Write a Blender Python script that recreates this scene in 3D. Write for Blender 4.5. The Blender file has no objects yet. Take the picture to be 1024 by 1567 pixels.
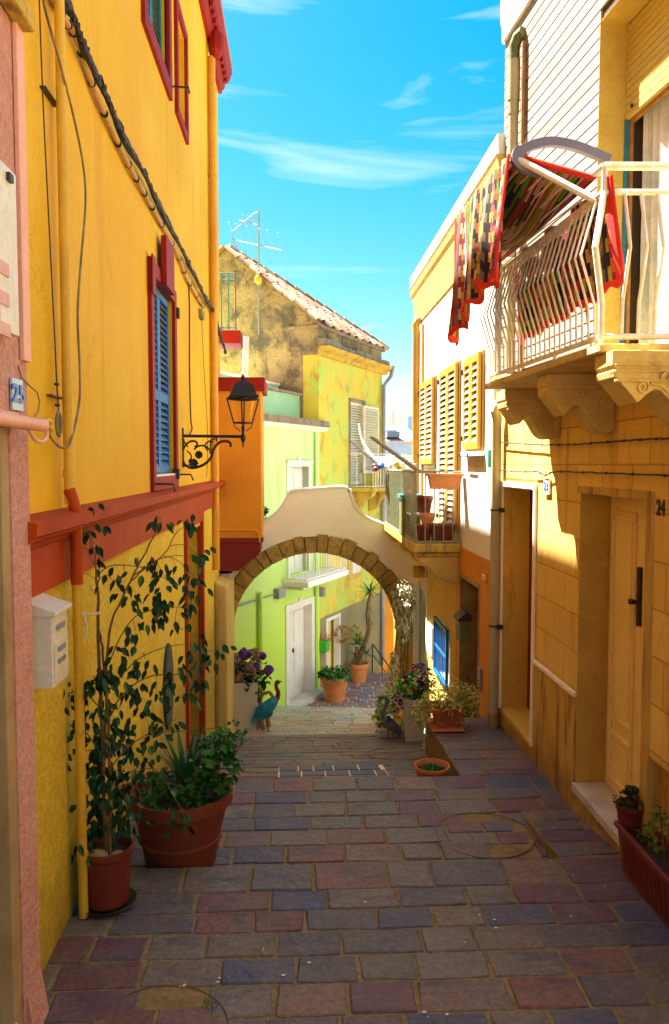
import bpy, bmesh, math, random
from math import sin, cos, pi, radians, atan2, atan, sqrt, hypot
from mathutils import Vector, Matrix
V = Vector
random.seed(7)
scn = bpy.context.scene
COL = scn.collection

# ---------------------------------------------------------------- camera (eye at the world origin)
FPX, CXP, CYP = 1200.0, 512.0, 783.5           # focal length and centre in photo pixels
TH = atan((783.5-711)/FPX)                     # looks slightly down
PS = atan(57*cos(TH)/FPX)                      # looks slightly right
cam = bpy.data.cameras.new('camera'); camo = bpy.data.objects.new('camera', cam); COL.objects.link(camo)
camo.location = (0, 0, 0); camo.rotation_euler = (pi/2-TH, 0, -PS)
cam.sensor_fit = 'VERTICAL'; cam.sensor_height = 36; cam.lens = FPX/1567*36
cam.clip_start = .05; cam.clip_end = 5000
scn.camera = camo
# ---------------------------------------------------------------- sky, sun, exposure
SUN = V((1.0, -0.8, -2.3)).normalized()       # direction the light travels
EL = math.asin(-SUN.z); AZ = atan2(-SUN.x, -SUN.y)
w = bpy.data.worlds.new('World'); scn.world = w; w.use_nodes = True
nt = w.node_tree; nt.nodes.clear(); N = nt.nodes; LK = nt.links
sky = N.new('ShaderNodeTexSky'); sky.sky_type = 'NISHITA'; sky.sun_disc = False
sky.sun_elevation = EL; sky.sun_rotation = AZ % (2*pi); sky.air_density = 1.25; sky.dust_density = 1.2; sky.ozone_density = 2.2; sky.altitude = 0
hs = N.new('ShaderNodeHueSaturation'); hs.inputs['Saturation'].default_value = 1.68; hs.inputs['Hue'].default_value = .480; hs.inputs['Value'].default_value = .64
tc = N.new('ShaderNodeTexCoord'); mp = N.new('ShaderNodeMapping'); mp.inputs['Scale'].default_value = (1.1, 1.1, 7.5); mp.inputs['Rotation'].default_value = (0, .22, .3)
mp.inputs['Location'].default_value = (.75, .2, .1)
nz = N.new('ShaderNodeTexNoise'); nz.inputs['Scale'].default_value = 2.3; nz.inputs['Detail'].default_value = 9; nz.inputs['Roughness'].default_value = .56; nz.inputs['Distortion'].default_value = .7
rp = N.new('ShaderNodeValToRGB'); rp.color_ramp.elements[0].position = .545; rp.color_ramp.elements[1].position = .88
rp.color_ramp.elements[0].color = (0, 0, 0, 1); rp.color_ramp.elements[1].color = (.8, .8, .8, 1)
mx = N.new('ShaderNodeMixRGB'); mx.inputs[2].default_value = (4.0, 4.4, 4.9, 1)
bg = N.new('ShaderNodeBackground'); bg.inputs['Strength'].default_value = .052
ow = N.new('ShaderNodeOutputWorld')
LK.new(sky.outputs[0], hs.inputs['Color']); LK.new(hs.outputs[0], mx.inputs[1])
LK.new(tc.outputs['Generated'], mp.inputs[0]); LK.new(mp.outputs[0], nz.inputs['Vector']); LK.new(nz.outputs[0], rp.inputs[0])
LK.new(rp.outputs[0], mx.inputs[0]); LK.new(mx.outputs[0], bg.inputs['Color']); LK.new(bg.outputs[0], ow.inputs['Surface'])
sl = bpy.data.lights.new('sun', 'SUN'); sl.energy = 5.0; sl.angle = radians(.6); sl.color = (1, .95, .86)
so = bpy.data.objects.new('sun', sl); COL.objects.link(so); so.rotation_euler = SUN.to_track_quat('-Z', 'Y').to_euler(); so.location = (-5, 3, 12)
scn.view_settings.view_transform = 'Standard'; scn.view_settings.look = 'None'
scn.view_settings.exposure = 2.8; scn.view_settings.gamma = 1
scn.render.engine = 'CYCLES'
scn.cycles.max_bounces = 10; scn.cycles.diffuse_bounces = 7; scn.cycles.transparent_max_bounces = 8

# ---------------------------------------------------------------- measuring helpers
_D = V((sin(PS)*cos(TH), cos(PS)*cos(TH), -sin(TH))); _R = V((cos(PS), -sin(PS), 0)); _U = _R.cross(_D)
def ray(x, y): return _D + _R*((x-CXP)/FPX) + _U*((CYP-y)/FPX)
def onX(x, y, X): d = ray(x, y); return d*(X/d.x)
def onY(x, y, Y): d = ray(x, y); return d*(Y/d.y)
def onZ(x, y, Z): d = ray(x, y); return d*(Z/d.z)
class Fr:                                       # a wall's own frame: a along the wall, b up, c outwards
    def __init__(s, o, u, n): s.o = V(o); s.u = V(u).normalized(); s.n = V(n).normalized()
    def P(s, a, b, c=0): return s.o + s.u*a + V((0, 0, b)) + s.n*c
    def px(s, x, y, c=0):
        d = ray(x, y); t = (s.o + s.n*c).dot(s.n)/d.dot(s.n); p = d*t - s.o
        return p.dot(s.u), p.z
LW = Fr((-1.22, 0, 0), (0, 1, 0), (1, 0, 0))    # left wall
PW = Fr((-1.13, 0, 0), (0, 1, 0), (1, 0, 0))    # pink wall
RW = Fr((2.0, 0, 0), (0, 1, 0), (-1, 0, 0))     # right wall
_a = radians(4.3)
RU = Fr((2.0, 7.62, 0), (-sin(_a), cos(_a), 0), (-cos(_a), -sin(_a), 0))   # upper floor of the near right house
_g = V((.44, .898, 0)).normalized()
GW = Fr((-.22, 14.7, 0), _g, (_g.y, -_g.x, 0))  # green wall
GC = GW.px(488, 700)[0]                         # corner between the green and the peeling house
GG = Fr(GW.P(GC, 0, 0), -V((_g.y, -_g.x, 0)), -_g)   # gable plane, facing the camera
def FY(Y): return Fr((0, Y, 0), (1, 0, 0), (0, -1, 0))

# ---------------------------------------------------------------- mesh builder
ORG = {}
class MB:
    def __init__(s): s.v = []; s.f = []; s.mi = []; s.m = 0
    def add(s, vs, fs):
        k = len(s.v); s.v += [V(p) for p in vs]; s.f += [tuple(i+k for i in f) for f in fs]; s.mi += [s.m]*len(fs); return s
    def box(s, F, a0, a1, b0, b1, c0, c1):
        p = [F.P(a, b, c) for c in (c0, c1) for b in (b0, b1) for a in (a0, a1)]
        return s.add(p, [(0, 1, 3, 2), (4, 6, 7, 5), (0, 4, 5, 1), (2, 3, 7, 6), (0, 2, 6, 4), (1, 5, 7, 3)])
    def wbox(s, x0, x1, y0, y1, z0, z1): return s.box(FY(0), x0, x1, z0, z1, -y0, -y1)
    def prism(s, F, pts, c0, c1):               # polygon pts in (a, b), extruded along c
        n = len(pts); p = [F.P(a, b, c0) for a, b in pts] + [F.P(a, b, c1) for a, b in pts]
        return s.add(p, [tuple(range(n)), tuple(range(2*n-1, n-1, -1))] + [(i, (i+1) % n, (i+1) % n+n, i+n) for i in range(n)])
    def extr(s, F, prof, a0, a1, sl=0):         # profile in (b, c), swept along a; sl = change of b per a
        n = len(prof); p = [F.P(a0, b, c) for b, c in prof] + [F.P(a1, b+sl*(a1-a0), c) for b, c in prof]
        return s.add(p, [tuple(range(n)), tuple(range(2*n-1, n-1, -1))] + [(i, (i+1) % n, (i+1) % n+n, i+n) for i in range(n)])
    def tube(s, pts, r, seg=8, closed=False, cap=True):
        pts = [V(p) for p in pts]; n = len(pts)
        rs = r if isinstance(r, (list, tuple)) else [r]*n
        k = len(s.v); up = None; vs = []
        for i, p in enumerate(pts):
            a = pts[(i-1) % n] if (closed or i > 0) else p; b = pts[(i+1) % n] if (closed or i < n-1) else p
            t = (b-a); t = t.normalized() if t.length > 1e-9 else V((0, 0, 1))
            if up is None:
                up = V((0, 0, 1)) if abs(t.z) < .9 else V((1, 0, 0))
            q = t.cross(up); q = q.normalized() if q.length > 1e-6 else t.orthogonal().normalized(); up = q.cross(t)
            vs += [p + (q*cos(2*pi*j/seg) + up*sin(2*pi*j/seg))*rs[i] for j in range(seg)]
        fs = []
        for i in range(n if closed else n-1):
            i2 = (i+1) % n
            fs += [(i*seg+j, i*seg+(j+1) % seg, i2*seg+(j+1) % seg, i2*seg+j) for j in range(seg)]
        if cap and not closed: fs += [tuple(range(seg))[::-1], tuple(range((n-1)*seg, n*seg))]
        return s.add(vs, fs)
    def lathe(s, c, prof, seg=24, sx=1, sy=1, ax=None):
        c = V(c); n = len(prof); vs = []
        for r, z in prof:
            for j in range(seg):
                t = 2*pi*j/seg; p = V((r*cos(t)*sx, r*sin(t)*sy, z))
                if ax is not None: p = ax @ p
                vs.append(c+p)
        fs = [(i*seg+j, i*seg+(j+1) % seg, (i+1)*seg+(j+1) % seg, (i+1)*seg+j) for i in range(n-1) for j in range(seg)]
        if prof[0][0] > 1e-6: fs.append(tuple(range(seg))[::-1])
        if prof[-1][0] > 1e-6: fs.append(tuple(range((n-1)*seg, n*seg)))
        return s.add(vs, fs)
    def ball(s, c, r, seg=10, rings=6, sc=(1, 1, 1)):
        c = V(c); vs = []
        for i in range(rings+1):
            f = pi*i/rings
            for j in range(seg):
                t = 2*pi*j/seg; vs.append(c + V((sin(f)*cos(t)*sc[0], sin(f)*sin(t)*sc[1], cos(f)*sc[2]))*r)
        return s.add(vs, [(i*seg+j, (i+1)*seg+j, (i+1)*seg+(j+1) % seg, i*seg+(j+1) % seg) for i in range(rings) for j in range(seg)])
    def leaf(s, p, d, n, L, W, droop=.25):
        d = V(d).normalized(); q = d.cross(V(n)); q = q.normalized() if q.length > 1e-5 else d.orthogonal().normalized(); n = q.cross(d)
        p = V(p); dn = V((0, 0, -1))
        def P(t, s_, h): return p + d*(L*t) + q*(W*s_) + n*(h*W) + dn*(droop*L*t*t)
        vs = [P(0, 0, 0), P(.22, .40, .16), P(.5, .5, .18), P(.78, .25, .1), P(1, 0, 0), P(.78, -.25, .1), P(.5, -.5, .18), P(.22, -.40, .16), P(.22, 0, 0), P(.5, 0, 0), P(.78, 0, 0)]
        return s.add(vs, [(0, 8, 1), (8, 9, 2, 1), (9, 10, 3, 2), (10, 4, 3), (0, 7, 8), (7, 6, 9, 8), (6, 5, 10, 9), (5, 4, 10)])
    def petals(s, c, r, n, L, W, rnd, sc=(1, 1, 1)):   # small petals lying on a rounded head
        c = V(c)
        for _ in range(n):
            while True:
                d = V((rnd.gauss(0, 1), rnd.gauss(0, 1), rnd.gauss(0, 1)))
                if d.length > .2: break
            d.normalize(); t = d.cross(V((rnd.gauss(0, 1), rnd.gauss(0, 1), rnd.gauss(0, 1)))).normalized(); nn_ = (d+V((rnd.uniform(-.4, .4), rnd.uniform(-.4, .4), rnd.uniform(-.4, .4)))).normalized()
            p = c+V((d.x*sc[0], d.y*sc[1], d.z*sc[2]))*(r*rnd.uniform(.82, 1.05)); s.leaf(p-t*L*.5, t, nn_, L*rnd.uniform(.7, 1.2), W, 0)
        return s
    def blade(s, p, d, L, W, bend=.3, n=4):     # a sword leaf
        p = V(p); d = V(d).normalized(); q = d.cross(V((0, 0, 1))); q = q.normalized() if q.length > 1e-4 else V((1, 0, 0)); up = q.cross(d)
        k = len(s.v); vs = []
        for i in range(n+1):
            t = i/n; w_ = W*(.55+.9*t-1.45*t*t)+.0005
            c = p + d*(L*t) + V((0, 0, -1))*(bend*L*t*t)
            vs += [c-q*w_*.5+up*w_*.15, c, c+q*w_*.5+up*w_*.15]
        return s.add(vs, [(3*i+a, 3*i+a+1, 3*i+a+4, 3*i+a+3) for i in range(n) for a in (0, 1)])
    def build(s, name, mat, parent=None, loc=None, smooth=False, bev=0, solid=0):
        me = bpy.data.meshes.new(name)
        o = bpy.data.objects.new(name, me); COL.objects.link(o)
        if parent is not None: org = ORG[parent.name]; o.parent = parent
        else:
            if loc is None:
                xs = [p.x for p in s.v]; ys = [p.y for p in s.v]; loc = ((min(xs)+max(xs))/2, (min(ys)+max(ys))/2, min(p.z for p in s.v))
            org = V(loc); o.location = org
        ORG[o.name] = org
        me.from_pydata([tuple(p-org) for p in s.v], [], s.f)
        for m_ in (mat if isinstance(mat, (list, tuple)) else [mat]): me.materials.append(m_)
        me.polygons.foreach_set('material_index', s.mi)
        bm = bmesh.new(); bm.from_mesh(me); bmesh.ops.recalc_face_normals(bm, faces=bm.faces); bm.to_mesh(me); bm.free()
        if smooth:
            for p in me.polygons: p.use_smooth = True
            if smooth != 'all':
                try: me.set_sharp_from_angle(angle=radians(40))
                except Exception: pass
        if bev:
            b = o.modifiers.new('bevel', 'BEVEL'); b.width = bev; b.segments = 2; b.limit_method = 'ANGLE'; b.angle_limit = radians(50)
        if solid:
            b = o.modifiers.new('thick', 'SOLIDIFY'); b.thickness = solid; b.offset = 0
        return o
def tag(o, label, cat, group=None):
    o['label'] = label; o['category'] = cat
    if group: o['group'] = group
    return o
def thing(name, label, cat, loc, group=None):
    o = bpy.data.objects.new(name, None); COL.objects.link(o); o.location = V(loc); ORG[o.name] = V(loc); o.empty_display_size = .1
    return tag(o, label, cat, group)
def struct(o): o['kind'] = 'structure'; return o

def wall(mb, F, a0, a1, b0, b1, holes, depth, c=0.0, back=True):
    A = sorted({a0, a1} | {h[i] for h in holes for i in (0, 1)}); B = sorted({b0, b1} | {h[i] for h in holes for i in (2, 3)})
    def inh(a, b): return any(h[0] < a < h[1] and h[2] < b < h[3] for h in holes)
    for i in range(len(A)-1):
        for j in range(len(B)-1):
            if A[i] < a0-1e-6 or A[i+1] > a1+1e-6 or B[j] < b0-1e-6 or B[j+1] > b1+1e-6: continue
            if not inh((A[i]+A[i+1])/2, (B[j]+B[j+1])/2):
                mb.add([F.P(A[i], B[j], c), F.P(A[i+1], B[j], c), F.P(A[i+1], B[j+1], c), F.P(A[i], B[j+1], c)], [(0, 1, 2, 3)])
    for h in holes:
        x0, x1, y0, y1, d = h; q = [(x0, y0), (x1, y0), (x1, y1), (x0, y1)]
        for k in range(4):
            p, r = q[k], q[(k+1) % 4]
            mb.add([F.P(p[0], p[1], c), F.P(r[0], r[1], c), F.P(r[0], r[1], c-d), F.P(p[0], p[1], c-d)], [(0, 1, 2, 3)])
        if back: mb.add([F.P(a, b, c-d) for a, b in q], [(0, 1, 2, 3)])
    q = [(a0, b0), (a1, b0), (a1, b1), (a0, b1)]
    for k in range(4):
        p, r = q[k], q[(k+1) % 4]
        mb.add([F.P(p[0], p[1], c), F.P(r[0], r[1], c), F.P(r[0], r[1], c-depth), F.P(p[0], p[1], c-depth)], [(0, 1, 2, 3)])
    if back: mb.add([F.P(a, b, c-depth) for a, b in q], [(0, 1, 2, 3)])
    return mb
def frame(mb, F, a0, a1, b0, b1, t, c0, c1, sill=True, top=True):
    mb.box(F, a0, a0+t, b0, b1, c0, c1); mb.box(F, a1-t, a1, b0, b1, c0, c1)
    if top: mb.box(F, a0+t, a1-t, b1-t, b1, c0, c1)
    if sill: mb.box(F, a0+t, a1-t, b0, b0+t, c0, c1)
    return mb
def louver(mb, F, a0, a1, b0, b1, c, th, pitch=.055, mid=None, st=.05, sm=0):
    frame(mb, F, a0, a1, b0, b1, st, c-th, c)
    zs = [(b0+st, b1-st)]
    if mid: mb.box(F, a0+st, a1-st, mid-.04, mid+.04, c-th, c); zs = [(b0+st, mid-.04), (mid+.04, b1-st)]
    for z0, z1 in zs:
        mb.m = sm; n = max(1, int((z1-z0)/pitch)); p = (z1-z0)/n
        for k in range(n):
            z = z0+p*k
            mb.extr(F, [(z+.002, c-.003), (z+.010, c-.003), (z+p*.62+.008, c-th+.003), (z+p*.62, c-th+.003)], a0+st-.002, a1-st+.002)
    return mb
def arc(c, r, t0, t1, n): return [(c[0]+r*cos(t0+(t1-t0)*i/n), c[1]+r*sin(t0+(t1-t0)*i/n)) for i in range(n+1)]
def smoothp(pts, n=6):                          # Catmull-Rom through points
    P = [V(p) for p in pts]; P = [P[0]*2-P[1]] + P + [P[-1]*2-P[-2]]; out = []
    for i in range(1, len(P)-2):
        for k in range(n):
            t = k/n; a, b, c, d = P[i-1], P[i], P[i+1], P[i+2]
            out.append(.5*((2*b)+(c-a)*t+(2*a-5*b+4*c-d)*t*t+(3*b-a-3*c+d)*t**3))
    out.append(P[-2]); return out
def text(s, F, a, b, c, h, mat, name, parent=None, sx=1.0, bold=0.0):
    cu = bpy.data.curves.new(name, 'FONT'); cu.body = s; cu.size = 1; cu.extrude = .004; cu.offset = bold; cu.align_x = 'CENTER'; cu.align_y = 'CENTER'
    t = bpy.data.objects.new(name+'_tmp', cu); COL.objects.link(t)
    me = bpy.data.meshes.new_from_object(t.evaluated_get(bpy.context.evaluated_depsgraph_get()))
    bpy.data.objects.remove(t)
    right = V((0, 0, 1)).cross(F.n)
    k = h/.7
    mb = MB(); o0 = F.P(a, b, c)
    mb.add([o0 + right*(v.co.x*k*sx) + V((0, 0, 1))*(v.co.y*k) + F.n*(v.co.z) for v in me.vertices], [tuple(p.vertices) for p in me.polygons])
    return mb.build(name, mat, parent)

# ---------------------------------------------------------------- materials
def newm(name):
    m = bpy.data.materials.new(name); m.use_nodes = True; n = m.node_tree.nodes; n.clear()
    o = n.new('ShaderNodeOutputMaterial'); b = n.new('ShaderNodeBsdfPrincipled'); m.node_tree.links.new(b.outputs[0], o.inputs[0])
    return m, n, m.node_tree.links, b
def C4(c): return (c[0], c[1], c[2], 1)
def nzn(n, l, src, scale, detail=5, rough=.6, mapsc=None, dist=0):
    x = n.new('ShaderNodeTexNoise'); x.inputs['Scale'].default_value = scale; x.inputs['Detail'].default_value = detail; x.inputs['Roughness'].default_value = rough; x.inputs['Distortion'].default_value = dist
    if mapsc:
        m = n.new('ShaderNodeMapping'); m.inputs['Scale'].default_value = mapsc; l.new(src, m.inputs[0]); l.new(m.outputs[0], x.inputs['Vector'])
    else: l.new(src, x.inputs['Vector'])
    return x
def ramp(n, l, src, lo, hi):
    r = n.new('ShaderNodeMapRange'); r.inputs[1].default_value = lo; r.inputs[2].default_value = hi; l.new(src, r.inputs[0]); return r.outputs[0]
def mixc(n, l, fac, a, b, mode='MIX'):
    x = n.new('ShaderNodeMixRGB'); x.blend_type = mode
    for i, s in ((0, fac), (1, a), (2, b)):
        if isinstance(s, (int, float)): x.inputs[i].default_value = s
        elif isinstance(s, tuple): x.inputs[i].default_value = C4(s)
        else: l.new(s, x.inputs[i])
    return x.outputs[0]
def M(name, c, c2=None, sc=2.5, rough=.75, bump=.2, bsc=60, bd=.01, stain=None, stamt=.6, stthr=.55, stsc=(5, 5, .6), metal=0, spec=.4, fine=.12, voro=0, island=None, coat=0, low=None, crack=False):
    m, n, l, b = newm(name)
    geo = n.new('ShaderNodeNewGeometry'); pos = geo.outputs['Position']
    if island:
        r = n.new('ShaderNodeValToRGB'); r.color_ramp.interpolation = 'CONSTANT'
        es = r.color_ramp.elements
        while len(es) < len(island): es.new(.5)
        for i, cc in enumerate(island): es[i].position = i/len(island); es[i].color = C4(cc)
        l.new(geo.outputs['Random Per Island'], r.inputs[0]); base = r.outputs[0]
        if c2:
            f = ramp(n, l, nzn(n, l, pos, sc).outputs[0], .42, .62); mm = n.new('ShaderNodeMath'); mm.operation = 'MULTIPLY'; mm.inputs[1].default_value = .6; l.new(f, mm.inputs[0])
            base = mixc(n, l, mm.outputs[0], base, c2)
    else:
        base = mixc(n, l, ramp(n, l, nzn(n, l, pos, sc).outputs[0], .38, .66), c, c2 or tuple(x*.82 for x in c))
    if fine:
        f = nzn(n, l, pos, 35, 4, .7).outputs[0]
        mm = n.new('ShaderNodeMapRange'); mm.inputs[1].default_value = .3; mm.inputs[2].default_value = .7; mm.inputs[3].default_value = 1-fine; mm.inputs[4].default_value = 1+fine*.6; l.new(f, mm.inputs[0])
        cb = n.new('ShaderNodeCombineColor'); [l.new(mm.outputs[0], cb.inputs[i]) for i in range(3)]
        base = mixc(n, l, 1.0, base, cb.outputs[0], 'MULTIPLY')
    if stain:
        s = nzn(n, l, pos, 1.0, 7, .68, stsc, .4).outputs[0]; f = ramp(n, l, s, stthr, stthr+.14)
        mm = n.new('ShaderNodeMath'); mm.operation = 'MULTIPLY'; mm.inputs[1].default_value = stamt; l.new(f, mm.inputs[0])
        base = mixc(n, l, mm.outputs[0], base, stain)
    if low:                                     # colour mixed in towards the foot of a wall, such as splashed dirt: (z0, z1, colour, amount)
        sp = n.new('ShaderNodeSeparateXYZ'); l.new(pos, sp.inputs[0])
        ad = n.new('ShaderNodeMath'); ad.operation = 'MULTIPLY_ADD'; ad.inputs[1].default_value = .9; l.new(nzn(n, l, pos, 4, 6, .7).outputs[0], ad.inputs[0]); l.new(sp.outputs[2], ad.inputs[2])
        f = ramp(n, l, ad.outputs[0], low[1]+.45, low[0]+.45); mm = n.new('ShaderNodeMath'); mm.operation = 'MULTIPLY'; mm.inputs[1].default_value = low[3]; l.new(f, mm.inputs[0])
        base = mixc(n, l, mm.outputs[0], base, low[2])
    if crack:                                   # hairline cracks and pale patched areas
        dn = nzn(n, l, pos, 2.2, 5, .7); va = n.new('ShaderNodeVectorMath'); va.operation = 'MULTIPLY_ADD'; va.inputs[1].default_value = (.9, .9, .9); l.new(dn.outputs['Color'], va.inputs[0]); l.new(pos, va.inputs[2])
        vo = n.new('ShaderNodeTexVoronoi'); vo.feature = 'DISTANCE_TO_EDGE'; vo.inputs['Scale'].default_value = .75; l.new(va.outputs[0], vo.inputs['Vector'])
        f1 = ramp(n, l, vo.outputs['Distance'], .006, .001); f2 = ramp(n, l, nzn(n, l, pos, .7, 3).outputs[0], .5, .62)
        mu = n.new('ShaderNodeMath'); mu.operation = 'MULTIPLY'; l.new(f1, mu.inputs[0]); l.new(f2, mu.inputs[1]); m2_ = n.new('ShaderNodeMath'); m2_.operation = 'MULTIPLY'; m2_.inputs[1].default_value = .55; l.new(mu.outputs[0], m2_.inputs[0])
        base = mixc(n, l, m2_.outputs[0], base, (.30, .13, .01))
        f3 = ramp(n, l, nzn(n, l, pos, .55, 6, .62).outputs[0], .52, .66); m3_ = n.new('ShaderNodeMath'); m3_.operation = 'MULTIPLY'; m3_.inputs[1].default_value = .3; l.new(f3, m3_.inputs[0])
        base = mixc(n, l, m3_.outputs[0], base, (.88, .60, .10))
    l.new(base, b.inputs['Base Color'])
    b.inputs['Roughness'].default_value = rough; b.inputs['Metallic'].default_value = metal; b.inputs['Specular IOR Level'].default_value = spec; b.inputs['Coat Weight'].default_value = coat
    if bump:
        bu = n.new('ShaderNodeBump'); bu.inputs['Strength'].default_value = bump; bu.inputs['Distance'].default_value = bd
        if voro:
            x = n.new('ShaderNodeTexVoronoi'); x.inputs['Scale'].default_value = bsc; x.feature = 'SMOOTH_F1'; l.new(pos, x.inputs['Vector']); l.new(x.outputs['Distance'], bu.inputs['Height'])
        else: l.new(nzn(n, l, pos, bsc, 6, .65).outputs[0], bu.inputs['Height'])
        l.new(bu.outputs[0], b.inputs['Normal'])
    return m
def leafm(name, cols, rough=.45, tr=.25):
    m = M(name, cols[0], island=cols, rough=rough, bump=0, fine=.15, spec=.35)
    n = m.node_tree.nodes; l = m.node_tree.links; b = [x for x in n if x.type == 'BSDF_PRINCIPLED'][0]; o = [x for x in n if x.type == 'OUTPUT_MATERIAL'][0]
    t = n.new('ShaderNodeBsdfTranslucent'); ms = n.new('ShaderNodeMixShader'); ms.inputs[0].default_value = tr
    src = b.inputs['Base Color'].links[0].from_socket; l.new(src, t.inputs[0]); l.new(b.outputs[0], ms.inputs[1]); l.new(t.outputs[0], ms.inputs[2]); l.new(ms.outputs[0], o.inputs[0])
    return m
def brickm(name, c1, c2, mortar, bw, bh, axis='Y', ms=.006, stain=None, rough=.8, low=None, bump=.5, stamt=.75, thr=.52):
    m = M(name, c1, c2, sc=1.5, rough=rough, bump=0, stain=stain, stamt=stamt, stthr=thr, stsc=(3.2, 3.2, .8), low=low)
    n = m.node_tree.nodes; l = m.node_tree.links; b = [x for x in n if x.type == 'BSDF_PRINCIPLED'][0]
    src = b.inputs['Base Color'].links[0].from_socket
    geo = n.new('ShaderNodeNewGeometry'); sp = n.new('ShaderNodeSeparateXYZ'); l.new(geo.outputs['Position'], sp.inputs[0]); cb = n.new('ShaderNodeCombineXYZ')
    l.new(sp.outputs[1 if axis == 'Y' else 0], cb.inputs[0]); l.new(sp.outputs[2], cb.inputs[1])
    br = n.new('ShaderNodeTexBrick'); br.inputs['Scale'].default_value = 1; br.inputs['Brick Width'].default_value = bw; br.inputs['Row Height'].default_value = bh; br.inputs['Mortar Size'].default_value = ms; br.inputs['Mortar Smooth'].default_value = .3; br.inputs['Bias'].default_value = 0
    br.inputs['Color1'].default_value = (1, 1, 1, 1); br.inputs['Color2'].default_value = (.86, .84, .8, 1); br.inputs['Mortar'].default_value = C4(mortar)
    l.new(cb.outputs[0], br.inputs['Vector'])
    l.new(mixc(n, l, 1.0, src, br.outputs['Color'], 'MULTIPLY'), b.inputs['Base Color'])
    bu = n.new('ShaderNodeBump'); bu.inputs['Strength'].default_value = bump; bu.inputs['Distance'].default_value = .012; bu.invert = True; l.new(br.outputs['Fac'], bu.inputs['Height'])
    b2 = n.new('ShaderNodeBump'); b2.inputs['Strength'].default_value = .35; b2.inputs['Distance'].default_value = .01
    l.new(nzn(n, l, geo.outputs['Position'], 45, 6, .7).outputs[0], b2.inputs['Height']); l.new(bu.outputs[0], b2.inputs['Normal']); l.new(b2.outputs[0], b.inputs['Normal'])
    return m

m_yel = M('yellow plaster smooth', (.76, .455, .003), (.73, .40, .003), sc=.9, rough=.7, spec=.2, bump=.16, bsc=25, stain=(.62, .27, .008), stamt=.6, stthr=.54, stsc=(2.6, 2.6, .22), fine=.10, crack=True)
m_yelr = M('yellow plaster rough', (.90, .66, .05), (.84, .54, .02), sc=1.6, rough=.85, bump=.9, bsc=75, bd=.02, fine=.3, stain=(.3, .17, .03), stamt=.5, stthr=.62, low=(-2.45, -1.9, (.22, .16, .03), .6))
m_ora = M('orange plaster', (.72, .28, .012), (.62, .23, .01), sc=1.2, bump=.15, bsc=30, stain=(.35, .14, .02), stamt=.4, stthr=.62)
m_redo = M('orange red paint', (.44, .058, .002), (.36, .036, .002), sc=3, spec=.2, rough=.6, bump=.25, bsc=30, stain=(.18, .03, .01), stamt=.6, stthr=.57)
m_red = M('red oxide paint', (.30, .010, .003), (.24, .008, .003), spec=.25, sc=3, rough=.6, bump=.2, bsc=30, stain=(.2, .03, .015), stamt=.6, stthr=.57)
m_redd = M('dark red paint', (.22, .012, .008), (.16, .008, .006), sc=3, rough=.5, bump=.15, bsc=30)
m_pink = M('pink roughcast', (.90, .47, .40), (.86, .40, .33), sc=2, rough=.9, bump=1, bsc=48, bd=.035, fine=.25, stain=(.35, .12, .09), stamt=.5, stthr=.6)
m_pinks = M('pink paint', (.85, .45, .34), (.80, .38, .28), sc=4, rough=.55, bump=.1)
m_trav = M('travertine surround', (.42, .29, .14), (.32, .21, .09), sc=4, rough=.6, bump=.3, bsc=30, stain=(.18, .11, .05), stamt=.8, stthr=.56, stsc=(6, 6, 2))
m_marble = M('grey marble', (.62, .60, .55), (.45, .46, .47), sc=3, rough=.35, bump=.05, stsc=(3, 3, 3), stain=(.3, .3, .3), stamt=.4)
m_black = M('black iron', (.02, .018, .016), (.04, .025, .018), sc=15, rough=.5, bump=.2, bsc=80, spec=.5)
m_cable = M('black cable', (.025, .022, .02), rough=.6, bump=.1)
m_cable2 = M('grey cable', (.30, .24, .12), (.12, .1, .07), sc=8, rough=.6, bump=.1)
m_ycable = M('painted conduit', (.62, .36, .10), (.5, .3, .1), sc=6, rough=.6, bump=.1)
m_ypipe = M('yellow painted pipe', (.72, .42, .03), (.6, .33, .02), sc=2, rough=.45, bump=.1, bsc=30, stain=(.3, .15, .03), stamt=.5, stthr=.62)
m_opipe = M('orange painted pipe', (.75, .36, .02), (.66, .28, .02), sc=2, rough=.45, bump=.08, bsc=30)
m_blue = M('blue painted wood', (.01, .20, .60), (.015, .13, .40), sc=5, rough=.5, bump=.25, bsc=60, stain=(.12, .22, .3), stamt=.6, stthr=.55)
m_teal = M('teal painted wood', (.02, .22, .24), (.02, .14, .2), sc=5, rough=.5, bump=.2)
m_shade = M('painted interior shade', (.02, .015, .012), rough=.9, bump=0)
m_white = M('white paint', (.80, .78, .72), (.72, .69, .62), sc=3, rough=.5, bump=.08, bsc=30)
m_whitew = M('white plaster', (.82, .80, .76), (.76, .73, .68), sc=1.2, rough=.85, bump=.25, bsc=40, stain=(.62, .5, .36), stamt=.35, stthr=.66)
m_cream = M('cream plaster', (.92, .87, .72), (.89, .82, .64), sc=1.4, rough=.85, bump=.35, bsc=30, stain=(.4, .3, .16), stamt=.4, stthr=.62)
m_vous = M('arch stone', (.52, .34, .09), (.32, .2, .05), sc=6, rough=.9, bump=.9, bsc=22, bd=.03, fine=.35, stain=(.08, .06, .03), stamt=.7, stthr=.56, stsc=(6, 6, 6))
m_green = M('light green plaster', (.60, .80, .36), (.56, .78, .30), sc=.9, rough=.8, bump=.2, bsc=30, stain=(.42, .52, .14), stamt=.7, stthr=.53, stsc=(3, 3, .4), low=(-3.2, -.9, (.50, .76, .05), .85))  # yellower green mixed in towards the foot
m_teg = M('mint plaster', (.36, .62, .38), (.3, .55, .33), sc=1.2, rough=.8, bump=.2, stain=(.55, .6, .42), stamt=.3)
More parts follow.
